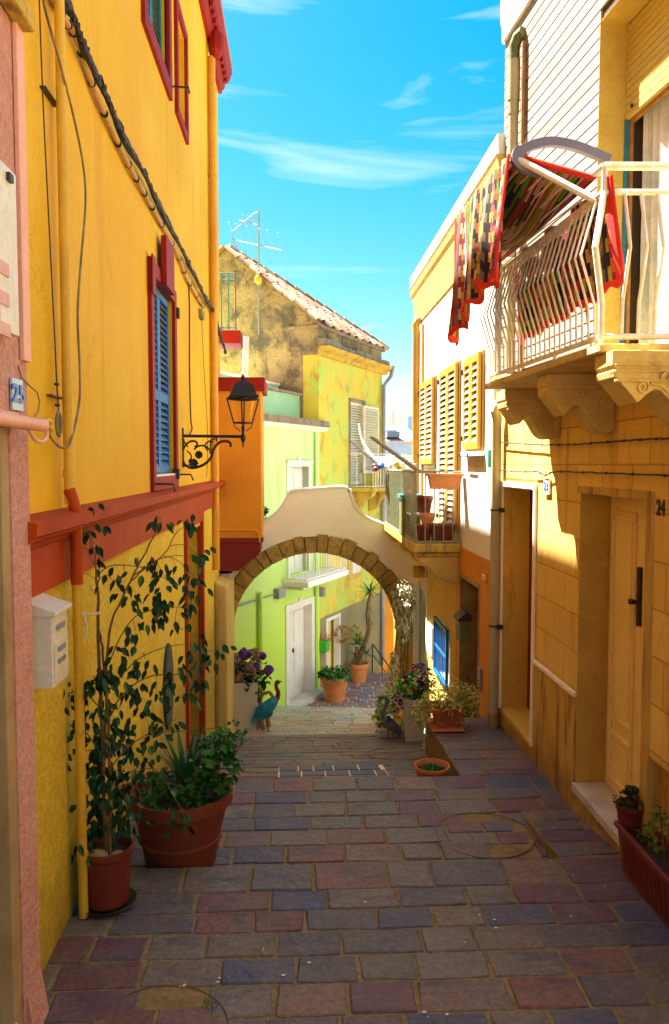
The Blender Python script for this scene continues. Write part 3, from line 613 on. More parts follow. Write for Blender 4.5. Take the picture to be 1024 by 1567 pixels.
# downpipes
t = thing('downpipe', 'yellow downpipe beside the mailbox, red where it crosses the string course', 'downpipe', (-1.15, 4.0, -2.4), 'painted downpipes on the yellow house')
px_, py_ = -1.165, LW.px(105, 700, .055)[0]
MB().tube([(px_, py_, SB+.36), (px_, py_, 5.9)], .025, 16).build('upper_pipe', m_ypipe, t, smooth=True)
MB().tube([(px_+.03, py_, SB-.05), (px_+.03, py_, SB+.33), (px_+.02, py_, SB+.37), (px_, py_, SB+.44)], .031, 16).build('painted_section', m_redo, t, smooth=True)
MB().tube([(px_+.03, py_, Z1+.015), (px_+.03, py_, SB-.05)], .025, 16).build('lower_pipe', m_ypipe, t, smooth=True)
for z in (SB+.52, SB-.25, -2.05): MB().tube([(px_+(.03 if z < SB else 0), py_, z-.02), (px_+(.03 if z < SB else 0), py_, z+.02)], .030, 16).build('collar', m_ypipe, t, smooth=True)
for z in (LW.px(100, 190)[1], LW.px(105, 614)[1]): MB().box(LW, py_-.16, py_+.05, z-.004, z+.004, .0, .03).build('wall_hook', m_black, t)
py2 = LW.px(327.5, 500, .06)[0]
t = thing('downpipe', 'orange downpipe with a red hopper at the far corner of the yellow house', 'downpipe', (-1.15, py2, -4), 'painted downpipes on the yellow house')
MB().tube([(-1.16, py2, -1.5), (-1.16, py2, TOP-.5)], .052, 16).build('pipe', m_opipe, t, smooth=True)
MB().lathe((-1.10, py2, TOP-.5), [(.05, -.02), (.06, 0), (.10, .08), (.11, .3), (.1, .3)], 8).build('hopper', m_red, t)
for z in (4.0, 2.2, .9, -.7): MB().tube([(-1.16, py2, z-.02), (-1.16, py2, z+.02)], .06, 16).build('collar', m_opipe, t, smooth=True)
# cable bundles
def onwall(F, pts, c, n=6): return smoothp([F.P(*F.px(x, y, c), c) for x, y in pts], n)
t = thing('cable_bundle', 'thick black cable bundle running along the yellow wall', 'cable', LW.P(8, 2.2, .03))
bp = [(88, -20), (110, 24), (128, 75), (160, 145), (190, 213), (222, 270), (250, 330), (283, 392), (292, 412), (315, 458), (326, 476), (333, 500), (343, 533), (345, 540)]
P = onwall(LW, bp, .05, 10)
mb = MB(); rnd = random.Random(3); mb.tube([p+V((0, 0, rnd.uniform(-.005, .005))) for p in P], [.020+.007*sin(i*.35) for i in range(len(P))], 8)
for k in range(3): mb.tube([p+V((rnd.uniform(.0, .02), 0, rnd.uniform(-.03, .03))) for p in P], .010, 6)
mb.build('cables', m_cable, t, smooth=True)
mb = MB(); P2 = onwall(LW, [(72, -20), (100, 30), (118, 62), (150, 150), (190, 238), (215, 285), (240, 330), (270, 385), (286, 425), (305, 460), (312, 470)], .03, 8)
mb.tube([p+V((0, 0, rnd.uniform(-.006, .006))) for p in P2], .017, 8); mb.build('conduit', m_ycable, t, smooth=True)
for i in range(6, len(P2)-2, 4):
    p = P2[i]; MB().tube([p+V((0, -.008, -.008)), p+V((0, .008, .008))], .024, 8).build('tie', m_cable, t, smooth=True)
t = thing('lamp_cable', 'thin dark cord dropping from the bundle down to the lamp bracket', 'cable', LW.P(9, 0, .03))
mb = MB(); mb.tube(onwall(LW, [(288, 425), (290, 470), (290, 560), (292, 640), (294, 655), (290, 666)], .03), .009, 6); mb.build('cord', m_cable, t, smooth=True)
mb = MB(); mb.tube(onwall(LW, [(310, 470), (309, 490), (312, 560), (317, 640), (318, 700), (316, 730)], .03), .005, 6); mb.build('thin_wire', m_cable2, t, smooth=True)
mb = MB(); a, b = LW.px(309, 482, .03); mb.box(LW, a-.1, a+.12, b-.05, b+.06, 0, .05); mb.build('insulator', m_cable2, t, bev=.008)
t = thing('hanging_wire', 'slack grey wire with an oval link hanging by the left downpipe', 'wire', LW.P(3.9, 0, .05))
mb = MB(); mb.tube(onwall(LW, [(60, -10), (63, 80), (68, 200), (76, 360), (84, 520), (87, 585), (90, 632)], .03), .0035, 6); mb.build('straight_wire', m_cable, t, smooth=True)
mb = MB(); mb.tube(onwall(LW, [(66, -5), (70, 18), (90, 90), (112, 175), (127, 250), (131, 310), (124, 400), (119, 480), (122, 560), (122, 610), (113, 660), (104, 683), (92, 684), (78, 670), (74, 656)], .08), .0065, 6); mb.build('slack_wire', m_cable2, t, smooth=True)
c = onX(90, 649, -1.15); mb = MB(); mb.tube([c+V((0, .032*cos(a), .055*sin(a))) for a in [2*pi*i/24 for i in range(24)]], .009, 8, closed=True); mb.build('oval_link', m_cable2, t, smooth=True)
mb = MB()
for x, y in [(87, 588), (88, 620)]: mb.ball(onX(x, y, -1.17), .014, 8, 5, (1, 1.6, .6))
mb.build('wire_clamps', m_cable, t)
mb = MB(); mb.tube([onX(x, y, -1.12) for x, y in [(28, 560), (33, 578), (45, 590), (57, 600), (61, 615), (58, 630), (50, 642)]], .0035, 6)
tag(mb.build('thin_cable', m_cable2), 'short thin cable looping off the pink corner beside plate 25', 'cable')

# ---------------------------------------------------------------- wall lantern
LYY = LW.px(279, 667)[0]
t = thing('wall_lantern', 'black iron street lantern on a scrolled wall bracket', 'street lamp', onY(279, 690, LYY))
def ly(x, y): return onY(x, y, LYY)
mb = MB(); mb.tube([ly(279, 667), ly(371, 668)], .016, 8); mb.tube([ly(279.5, 655), ly(280, 715)], .014, 8); mb.tube([ly(332, 668), ly(332, 676)], .01, 6)
mb.build('arm', m_lantern, t, smooth=True)
mb = MB()
for pts, r in (([(353, 684), (353, 679), (347, 675), (336, 677), (328, 686), (324, 698), (316, 708), (305, 714), (293, 716), (284, 712)], .014),
               ([(284, 714), (280, 702), (280, 690), (285, 680), (293, 675), (300, 676), (302, 681), (298, 684)], .011),
               ([(297, 688), (303, 683), (312, 682), (320, 687), (323, 695)], .010),
               ([(281, 672), (283, 678), (288, 684)], .008),
               ([(318, 690), (314, 683), (316, 678), (321, 675), (326, 677)], .008),
               ([(325, 690), (322, 682), (324, 674), (330, 671)], .008),
               ([(286, 690), (291, 694), (293, 700), (289, 706)], .008)):
    mb.tube(smoothp([ly(x, y) for x, y in pts], 6), r, 8)
mb.build('scroll_bracket', m_lantern, t, smooth=True)
mb = MB()
for c, r in (((297, 709), .065), ((305, 696), .055)):
    for k in range(9):
        a = 2*pi*k/9; mb.leaf(ly(*c)+V((0, -.02, 0)), V((cos(a), -.5, sin(a))), V((0, -1, 0)), r, r*.8, .0)
    mb.ball(ly(*c), r*.55, 8, 6)
mb.build('rosette', m_lantern, t)
lc = ly(372, 640)
def pr(y): return ly(372, y).z-lc.z
k = LYY/1200.0
mb = MB(); mb.lathe(lc, [(0, pr(686)), (.012, pr(681)), (.006, pr(679)), (.028, pr(672)), (.028, pr(667)), (.014, pr(663)), (.02, pr(656)), (.012, pr(650)), (0, pr(650))], 12); mb.build('stem', m_lantern, t, smooth=True)
R45 = Matrix.Rotation(pi/4+.16, 3, 'Z'); S2 = sqrt(2)
def sq(y, hw): z = pr(y); return (hw*k*S2, z)
mb = MB(); mb.lathe(lc, [sq(610, 21), sq(607, 22), sq(604.5, 19), sq(600, 17.5), sq(590, 14), sq(586, 9.5), sq(583, 4), (.02, pr(581)), (.028, pr(577)), (.012, pr(574)), (0, pr(571))], 4, ax=R45); mb.build('roof', m_lantern, t, bev=.004)
mb = MB()
for sx_, sy_ in ((1, 1), (1, -1), (-1, 1), (-1, -1)):
    A = lc+R45 @ V((17*k*sx_, 17*k*sy_, pr(610))); B = lc+R45 @ V((10*k*sx_, 10*k*sy_, pr(647))); mb.tube([A, B], .009, 6)
    E = lc+R45 @ V((3*k*sx_, 3*k*sy_, pr(660))); mb.tube([B, lc+R45 @ V((9*k*sx_, 9*k*sy_, pr(653))), E], .006, 6)
for hw, y in ((17, 611), (10, 647)):
    q = [lc+R45 @ V((hw*k*a, hw*k*b, pr(y))) for a, b in ((1, 1), (-1, 1), (-1, -1), (1, -1))]
    for i in range(4): mb.tube([q[i], q[(i+1) % 4]], .010, 6)
mb.build('frame', m_lantern, t)
mg, n_, l_, b_ = newm('lantern glass'); b_.inputs['Transmission Weight'].default_value = 1; b_.inputs['Roughness'].default_value = .02; b_.inputs['IOR'].default_value = 1.01; b_.inputs['Base Color'].default_value = (.97, .95, .9, 1)
mb = MB(); mb.lathe(lc, [(16*k*S2, pr(611)), (9.6*k*S2, pr(646))], 4, ax=R45); mb.f = mb.f[:4]; mb.mi = mb.mi[:4]; mb.build('glass', mg, t)

# ---------------------------------------------------------------- mailbox
t_a0, t_a1 = LW.px(47, 990, .0)[0], LW.px(100, 990, .0)[0]
F = FY(0)
mx0 = -1.203; mx1 = -1.075
A = onX(80, 945, mx1); B = onX(82, 1050, mx1); ya, yb_ = onX(81, 1000, mx1).y, onX(104, 1000, mx1).y
t = thing('mailbox', 'white metal mailbox on the rough yellow wall by the downpipe', 'mailbox', (-1.12, (ya+yb_)/2, B.z))
zt_, zb_ = onX(81, 943, mx1).z, onX(81, 1056, mx1).z
yb_ = max(yb_, ya+.2)
MB().wbox(mx0, mx1, ya, yb_, zb_, zt_).build('body', m_box, t, bev=.006)
mb = MB(); mb.prism(FY(0), [(mx0, zt_+.0), (mx1+.02, zt_+.0), (mx1+.02, zt_+.018), (mx0, zt_+.075)], -ya+.012, -yb_-.012); mb.build('lid', m_box, t, bev=.004)
mb = MB(); mb.box(Fr((mx1, 0, 0), (0, 1, 0), (1, 0, 0)), ya+.015, yb_-.015, zb_+.02, zt_-.12, .001, .006); mb.build('door', m_box, t, bev=.002)
for z in (zt_-.07, zt_-.17, zb_+.1): MB().box(Fr((mx1, 0, 0), (0, 1, 0), (1, 0, 0)), ya+.05, yb_-.07, z, z+.022, .007, .012).build('slot', m_gut, t)
# oval plaque
a, b = LW.px(259, 1050, .03); t = thing('oval_plaque', 'dark oval painted plaque hanging on the yellow wall behind the fig leaves', 'plaque', LW.P(a, b-.4, .02))
pts = [(a+.24*cos(2*pi*i/32), b+.40*sin(2*pi*i/32)) for i in range(32)]; MB().prism(LW, pts, .013, .035).build('frame', m_black, t)
pts = [(a+.21*cos(2*pi*i/32), b+.37*sin(2*pi*i/32)) for i in range(32)]; MB().prism(LW, pts, .0355, .038).build('picture', M('painted scene', (.012, .03, .015), (.02, .10, .12), sc=9, rough=.5, spec=.2, bump=0, stain=(.4, .42, .38), stthr=.6, stsc=(5, 5, 5)), t)

# ================================================================ ARCH
AY = 12.66; AF = FY(AY); AD = .42
def ap(x, y): p = onY(x, y, AY); return (p.x, p.z)
cx_, cz_ = ap(482, 971); R = ap(607, 971)[0]-cx_; RO = ap(482, 821)[1]-cz_; gb = -8
t = thing('street_arch', 'cream plastered arch with a ring of rough stones spanning the street', 'arch', (cx_, AY, -4.4))
top = [ap(x, y) for x, y in [(396, 802), (405, 800), (418, 792), (430, 780), (437, 768), (443, 757), (449, 752), (490, 749), (530, 747), (536, 757), (541, 770), (550, 784), (562, 794), (575, 800), (590, 806), (612, 824), (640, 850)]]
left, right_ = -1.216, 1.996
outl = [(left, top[0][1])] + top; outl[-1] = (right_, top[-1][1])
inner = arc((cx_, cz_), R, 0, pi, 32)           # right to left over the top
ring = arc((cx_, cz_), RO, 0, pi, 32)
mb = MB()
def strip(P, Q, y0, y1):                        # wall between two chains in the arch plane
    n = len(P)
    for i in range(n-1):
        a, b, c, d = P[i], P[i+1], Q[i+1], Q[i]
        vs = [(p[0], y, p[1]) for y in (y0, y1) for p in (a, b, c, d)]
        mb.add(vs, [(0, 1, 2, 3), (7, 6, 5, 4), (0, 4, 5, 1), (3, 2, 6, 7)])
def topz(x):
    for i in range(len(outl)-1):
        if outl[i][0] <= x <= outl[i+1][0]:
            f = (x-outl[i][0])/(outl[i+1][0]-outl[i][0]+1e-9); return outl[i][1]+(outl[i+1][1]-outl[i][1])*f
    return outl[0][1] if x < outl[0][0] else outl[-1][1]
xs = sorted([p[0] for p in ring if left < p[0] < right_] + [p[0] for p in outl])
lo = []
for x in xs:
    d = RO*RO-(x-cx_)**2; lo.append((x, (cz_+sqrt(max(d, 0))) if d > 0 else cz_))
hi = [(x, topz(x)) for x in xs]
strip(lo, hi, AY, AY+AD)
mb.wbox(cx_+R+.27, right_, AY, AY+AD, gb, cz_+.001)
mb.build('wall', m_cream, t)
# piers and stones
vs_ = []
rnd = random.Random(11); th = 0.0; stones = []
while th < pi-.01:
    dth = min(rnd.uniform(.115, .165), pi-th)
    if pi-(th+dth) < .06: dth = pi-th
    stones.append((th, th+dth)); th += dth
mb = MB()
for (t0, t1) in stones:
    o = rnd.uniform(-.03, .045); c0 = -AD-.0+rnd.uniform(0, .01); c1 = .018+rnd.uniform(0, .02); g_ = .006
    pts = [(cx_+r*cos(a), cz_+r*sin(a)) for r, a in ((R, t0+g_), (R, (t0+t1)/2), (R, t1-g_), (RO+o, t1-g_), (RO+o+rnd.uniform(-.01, .02), (t0+t1)/2), (RO+o, t0+g_))]
    if pts[0][0] > right_-.01 and False: continue
    pts = [(max(min(p[0], right_-.003), left+.003), p[1]) for p in pts]
    mb.prism(AF, pts, c0, c1)
mb.build('arch_stones', m_vous, t, bev=.012)
mb = MB(); nq = 40
for i in range(nq):
    a, b = pi*i/nq, pi*(i+1)/nq; mb.prism(AF, [(min(max(cx_+r_*cos(t_), left+.004), right_-.004), cz_+r_*sin(t_)) for r_, t_ in ((R+.008, a), (R+.008, b), (RO+.01, b), (RO+.01, a))], -AD+.03, -.004)
mb.build('mortar_ring', m_dry, t)
mb = MB(); mb.m = 0; mb.wbox(cx_+R, cx_+R+.27, AY+.005, AY+AD-.005, gb, cz_); mb.build('pier', m_ora, t, bev=.01); mb = MB(); mb.wbox(left+.002, cx_-R, AY+.005, AY+AD-.005, gb, cz_); mb.build('pier', m_ora, t, bev=.01)
mb = MB(); n = len(top)                         # white coping along the top profile
tp = smoothp([V((p[0], 0, p[1])) for p in top], 3)
for i in range(len(tp)-1):
    a, b = tp[i], tp[i+1]; d = (b-a).normalized(); nn = V((-d.z, 0, d.x))*.035
    q = [a-nn*.1, b-nn*.1, b+nn, a+nn]; mb.add([(p.x, y, p.z) for y in (AY-.02, AY+AD+.02) for p in q], [(0, 1, 2, 3), (7, 6, 5, 4), (0, 4, 5, 1), (3, 2, 6, 7), (0, 3, 7, 4), (1, 5, 6, 2)])
mb.build('coping', m_whitew, t)
# wing wall / gate pier in front of the left springing
pY = 11.35; xA = onY(322, 1000, pY).x; xB = onY(348.5, 1000, pY).x; zt0 = onY(322, 892, pY).z; zt1 = onY(348, 899, pY).z
mb = MB(); mb.prism(FY(pY), [(-1.205, -8), (xB, -8), (xB, zt1), (-1.205, zt0+.02)], -1.3, 0)
t = thing('gate_pier', 'smooth cream pier standing before the left foot of the arch', 'pier', (xB-.1, pY+.5, -3.9))
mb.build('shaft', M('ochre render', (.60, .42, .10), (.68, .50, .2), sc=1.3, rough=.8, bump=.2, stain=(.36, .24, .07), stamt=.7, stthr=.5, stsc=(3, 3, 1)), t, bev=.03)
mb = MB(); mb.wbox(-1.2, -.9, pY+.02, pY+1.28, zt1+.0, zt1+.03); 
x = onY(334, 1000, pY).x; MB().wbox(x-.004, x+.004, pY-.006, pY-.001, -4.2, zt1-.02).build('seam', m_dry, t)
mb = MB(); q = onY(343, 890, 12.3)
for k in range(3): mb.lathe((q.x, 12.2, q.z-.14), [(.10, 0), (.13, .03), (.08, .07), (.12, .22), (.16, .30), (0, .3)], 8)
tag(mb.build('stone_corbel', m_whitew), 'pale carved stone corbel tucked under the red bay base', 'corbel')

# ================================================================ GREEN HOUSE (left, beyond the arch)
gh = thing('green_house', 'light green house with white doors beyond the arch', 'house', GW.P(0, -4.5))
g0 = GW.px(330, 700)[0]-.8
zc = GW.px(450, 650)[1]                          # cornice height
d1 = rect(GW, 436, 1080, 478, 922)
dl0, dl1 = GW.px(436.5, 1000)[0], GW.px(480, 1000)[0]; dt = GW.px(437, 927)[1]; db = GW.px(437, 1083)[1]
u0, u1 = GW.px(438, 740)[0], GW.px(475, 740)[0]; ut = GW.px(440, 706)[1]; ub = GW.px(440, 884)[1]
mb = MB(); wall(mb, GW, g0, GC, -8, zc, [(dl0+.1, dl1-.1, db-.1, dt-.1, .22), (u0+.1, u1-.1, ub+.02, ut-.1, .18)], .9)
mb.build('wall', m_green, gh)
mb = MB(); frame(mb, GW, dl0, dl1, db-.2, dt, .13, -.21, .03, sill=False); mb.box(GW, (dl0+dl1)/2-.06, (dl0+dl1)/2+.06, dt, dt+.07, 0, .03)
fr = mb.build('door_frame', m_white, gh, bev=.006)
mb = MB(); mb.box(GW, dl0+.13, dl1-.13, db-.1, dt-.13, -.2, -.16)
h = dt-db
for z0, z1 in ((.1, .38), (.42, .52), (.56, .88)): mb.box(GW, dl0+.22, (dl0+dl1)/2-.05, db+h*z0, db+h*z1, -.16, -.145); mb.box(GW, (dl0+dl1)/2+.05, dl1-.22, db+h*z0, db+h*z1, -.16, -.145)
dr = mb.build('door', m_white, gh, bev=.004); MB().box(GW, (dl0+dl1)/2-.05, (dl0+dl1)/2-.02, db+h*.47, db+h*.51, -.144, -.11).build('handle', m_black, dr)
MB().box(GW, dl0+.1, dl1+.2, db-.5, db+.02, -.1, .25).build('doorstep', m_marble, gh, bev=.01)
mb = MB(); frame(mb, GW, u0, u1, ub, ut, .1, -.17, .03, sill=False); mb.box(GW, (u0+u1)/2-.06, (u0+u1)/2+.06, ut, ut+.09, 0, .03)
mb.box(GW, u0-.04, u1+.04, ut-.03, ut+.02, .031, .06); ww = mb.build('upper_door_frame', m_white, gh, bev=.005)
mb = MB(); mb.box(GW, u0+.1, u1-.1, ub, ut-.1, -.17, -.13); mb.box(GW, u0+.2, (u0+u1)/2-.03, ut-.7, ut-.25, -.13, -.115); mb.box(GW, (u0+u1)/2+.03, u1-.2, ut-.7, ut-.25, -.13, -.115); mb.build('upper_door', m_white, gh, bev=.004)
mb = MB(); mb.extr(GW, [(zc-.09, 0), (zc-.09, .05), (zc, .13), (zc, 0)], g0, GC+.25); mb.build('cornice', m_white, gh)
mb = MB(); mb.extr(GW, [(zc+.001, -.02), (zc+.001, .15), (zc+.13, .12), (zc+.13, -.02)], g0, GC+.25); mb.build('ledge', m_stone, gh)
zp = GW.px(450, 604, -.4)[1]; zq = GW.px(450, 592, -.7)[1]
mb = MB(); mb.box(GW, g0-1, GC-.02, zc-.4, zp, -.9, -.42); mb.build('parapet', m_teg, gh)
mb = MB(); mb.box(GW, g0-1, GC, zp, zp+.05, -.92, -.36); mb.build('parapet_coping', m_stone, gh, bev=.01)
mb = MB(); mb.box(GW, g0-1, GC-.04, zp+.051, zq, -1.4, -.9); mb.build('upper_parapet', m_teg, gh)
mb = MB(); mb.box(GW, g0-1, GC-.04, zq, zq+.05, -1.42, -.86); mb.build('upper_coping', m_whitew, gh, bev=.01)
mb = MB(); mb.box(GW, g0, GC, -8, -.5, -4, -.91); mb.box(GW, g0-1.2, GC-.02, -8, zc-.4, -4.2, -.93); mb.build('rear_block', m_green, gh)
# green wall pipes and meter boxes
for x, c_ in ((398, m_green), (484.5, m_green)):
    a = GW.px(x, 900, .05)[0]; MB().tube([GW.P(a, -6, .06), GW.P(a, zc-.12 if x > 450 else GW.px(398, 905)[1], .06)], .045, 12).build('drainpipe', c_, gh, smooth=True)
a = GW.px(424, 905)[0]; b = GW.px(424, 907)[1]
mb = MB(); mb.box(GW, a-.14, a+.14, b-.09, b+.09, 0, .12); mb.tube([GW.P(g0, b, .03), GW.P(a, b, .03)], .018, 6); mb.build('meter_box', m_gut, gh, bev=.01)
# white balcony beneath the upper door
bal0, bal1 = GW.px(433, 885, .0)[0]-.05, GW.px(497, 870, 0)[0]
zb0 = GW.px(438, 884)[1]-.01
MB().box(GW, bal0, bal1, zb0-.13, zb0-.02, .001, .55).build('balcony_slab', m_whitew, gh, bev=.015)
MB().box(GW, bal0+.1, bal1-.1, zb0-.2, zb0-.131, .001, .4).build('balcony_moulding', m_whitew, gh, bev=.02)
mb = MB()
def railing(mb, F, a0, a1, c, z0, z1, gap, r=.008, sides=True, rr=.012):
    n = max(2, int((a1-a0)/gap))
    for i in range(n+1): a = a0+(a1-a0)*i/n; mb.tube([F.P(a, z0, c), F.P(a, z1, c)], r, 5)
    for z in (z0+.03, z1): mb.tube([F.P(a0, z, c), F.P(a1, z, c)], rr, 6)
    if sides:
        for a in (a0, a1):
            for z in (z0+.03, z1): mb.tube([F.P(a, z, .0), F.P(a, z, c)], rr, 6)
            m = max(2, int(c/gap))
            for i in range(1, m): mb.tube([F.P(a, z0, c*i/m), F.P(a, z1, c*i/m)], r, 5)
railing(mb, GW, bal0+.03, bal1-.03, .5, zb0-.02, zb0+.92, .11); mb.build('balcony_railing', m_white, gh)

# ================================================================ PEELING HOUSE with gable
ph = thing('peeling_house', 'old ochre and green peeling house with a bare gable and clay tiles', 'house', GW.P(GC+2, -4.8))
pe1 = GW.px(585, 620)[0]; ze = GW.px(490, 543)[1]
q0, q1 = GW.px(500, 1000)[0], GW.px(518.5, 1000)[0]
qt, qb = GW.px(500, 952)[1], GW.px(500, 1066)[1]
wq0, wq1 = GW.px(535, 650)[0], GW.px(556, 650)[0]; wt = GW.px(535, 615)[1]; wbz = GW.px(540, 745)[1]
sw = rect(GW, 530, 885, 549, 855)
mb = MB(); wall(mb, GW, GC, pe1, -8, ze, [(q0, q1, qb-.3, qt, .25), (wq0, wq1, wbz, wt, .2)], .35); mb.build('wall', m_peel, ph)
pl = GW.px(500, 935)[1]
zpl = GW.px(540, 925)[1]
mb = MB()
wall(mb, GW, GC+.06, pe1-.0, -8.0, zpl, [(q0-.001, q1+.001, qb-.31, min(qt, zpl-.02), .011)], .011, c=.012, back=False); mb.build('plinth', m_dgrey, ph)
mb = MB(); frame(mb, GW, q0-.08, q1+.02, qb-.3, qt+.08, .07, -.1, .035, sill=False); mb.build('door_frame', m_white, ph)
mb = MB(); mb.box(GW, q0+.01, q1-.06, qb-.3, qt, -.2, -.16); mb.build('door', m_doorc, ph); MB().box(GW, q0-.0, q0+.07, qb-.3, qt, -.15, -.08).build('door_edge', m_redd, ph)
# cornice, attic
mb = MB(); mb.extr(GW, [(ze-.02, 0), (ze-.02, .06), (ze+.05, .10), (ze+.10, .22), (ze+.16, .26), (ze+.16, 0)], GC-.08, pe1+.15); mb.build('cornice', m_cornice, ph)
mb = MB(); a = GC-.05; rnd = random.Random(2)
while a < pe1+.1: mb.box(GW, a, min(a+.42, pe1+.12), ze+.161, ze+.30+rnd.uniform(-.02, .03), .0, .16); a += .44
mb.build('parapet_blocks', m_stone, ph, bev=.015)
za = GW.px(489, 497)[1]
mb = MB(); mb.box(GW, GC+.02, pe1-.1, ze+.162, za-.06, -.6, -.06); mb.build('attic_wall', M('beige render', (.5, .38, .26), (.42, .31, .2), sc=2, rough=.9, bump=.3), ph)
mb = MB(); mb.box(GW, GC-.05, pe1-.05, za-.06, za, -.7, .02); mb.build('eaves_gutter', m_stone, ph, bev=.015)
# gable wall
s1, z1 = GG.px(348, 381); s0_, z0_ = 0.0, GG.px(487, 492)[1]
sl = (z1-z0_)/s1
HL = pe1-GC-.02
mb = MB(); mb.prism(GG, [(.351, -8), (.351, ze+.003), (.01, ze+.003), (.01, z0_), (s1+3.5, z0_), (s1+3.5, -8)], -HL, -.001); mb.prism(GG, [(-.02, z0_+.001), (s1, z1), (s1+s1, z0_+.001)], -.4, .001)
mb.build('gable_wall', M('bare rubble gable', (.46, .33, .15), (.30, .22, .12), sc=1.3, rough=.95, bump=.9, bsc=14, bd=.04, fine=.4, stain=(.11, .09, .07), stamt=.9, stthr=.47, stsc=(2.6, 2.6, 2.6), low=(.9, 1.7, (.30, .20, .13), .8)), ph)
# tiled roof: rows of half round tiles down the slope
L_ = hypot(s1, z1-z0_)+.12; dr_ = V((0, 0, 0))
mb = MB(); ridge = lambda c: GG.P(s1, z1, c); dd = (GG.P(0, z0_, 0)-GG.P(s1, z1, 0)).normalized(); up = dd.cross(-GG.n).normalized(); up = up if up.z > 0 else -up
rnd = random.Random(4)
def tile_col(base, d_, L, w_, flip):
    n = int(L/.33)
    for i in range(n):
        p = base+d_*(i*.33)+up2*(.02+rnd.uniform(-.008, .012)); q = p+d_*.40
        vs = []
        for (c, r_) in ((p, w_*.46), (q, w_*.54)):
            for j in range(6):
                a = pi*j/5; vs.append(c + GG.n*(r_*cos(a)) + up2*(r_*.75*sin(a)*flip+.02))
        mb.add(vs, [(j, j+1, j+7, j+6) for j in range(5)])
up2 = up
nK = int(HL/.21)
for k in range(nK): fk = max(0, (k-1)/nK); tile_col(ridge(.06-k*.21)+dd*(L_*fk)-up*.03, dd, L_*(1-fk)+.1, .2, .8)
d2 = V((-dd.x, -dd.y, dd.z)); dl = (GG.P(s1+1, z1-sl, 0)-GG.P(s1, z1, 0)).normalized(); upl = dl.cross(GG.n).normalized(); upl = upl if upl.z > 0 else -upl; up2 = upl
for k in range(3): tile_col(ridge(.06-k*.21)+dl*(.3*k), dl, 2.4-.3*k, .2, 1)
mb.build('roof_tiles', m_tile, ph, solid=.012)
mb = MB()
a_, b_, c_, d_ = ridge(.02), ridge(.02)+dd*L_, ridge(.02)+dd*L_-GG.n*HL, ridge(.02)+dl*L_
mb.add([a_, b_, c_, d_]+[p-V((0, 0, .06)) for p in (a_, b_, c_, d_)], [(0, 1, 2), (0, 2, 3), (4, 5, 6), (4, 6, 7), (0, 4, 5, 1), (1, 5, 6, 2), (2, 6, 7, 3), (3, 7, 4, 0)])
mb.build('roof_deck', m_stone, ph)
mb = MB(); hp0 = ridge(.0)+up*.05; hp1 = ridge(.0)+dd*L_-GG.n*HL+up*.05
for k in range(16): mb.tube([hp0+(hp1-hp0)*(k/16), hp0+(hp1-hp0)*((k+1.12)/16)], [.075, .055], 8)
mb.build('hip_tiles', m_tile, ph, smooth=True)
# antenna
t = thing('tv_antenna', 'television aerial on a tall mast above the bare gable', 'antenna', GG.P(*GG.px(396, 500), .05))
ac = .12
def gg(x, y): a, b = GG.px(x, y, ac); return GG.P(a, b, ac)
MB().tube([gg(396, 512), gg(396, 322)], .018, 8).build('mast', m_gut, t, smooth=True)
mb = MB(); mb.tube([gg(357, 367), gg(431, 383)], .014, 6)
for x, y, l in ((357, 367, 0), (368, 369, 14), (384, 373, 18), (403, 377, 18), (415, 379, 18), (431, 383, 18)):
    q = gg(x, y); mb.tube([q-GG.n*.3+V((0, 0, -.28)), q+GG.n*.3+V((.06, 0, .28))], .006, 5)
mb.build('lower_yagi', m_gut, t)
mb = MB(); mb.tube([gg(366, 337), gg(397, 345)], .012, 6); mb.tube([gg(355, 355), gg(388, 327), gg(397, 323)], .010, 6); mb.tube([gg(355, 355), gg(356, 368), gg(362, 380)], .008, 6)
for x, y in ((366, 337), (374, 339), (382, 341), (388, 343)): q = gg(x, y); mb.tube([q-GG.n*.12+V((0, 0, -.12)), q+GG.n*.12+V((.02, 0, .12))], .005, 5)
for k in range(5): q = gg(357+k*8, 353-k*6.5); mb.tube([q, q+V((.02, 0, -.22))], .005, 5)
mb.build('upper_yagi', m_gut, t)
mb = MB(); q = gg(396, 430); mb.lathe(q-V((0, 0, .08)), [(.03, 0), (.09, .06), (.1, .12), (.06, .2), (0, .2)], 8); mb.build('mast_clamp', m_cornice, t)
mb = MB(); mb.tube([gg(391, 432), gg(394, 415), gg(397, 410)], .02, 6); mb.build('hook', m_rope, t)
# flue pipe
q = onY(375, 576, 14.6); q2 = onY(377, 515, 14.6)
tag(MB().tube([q-V((0, 0, .8)), q, q2], .055, 12).build('flue_pipe', m_white), 'white flue pipe standing in front of the bare gable', 'flue pipe')
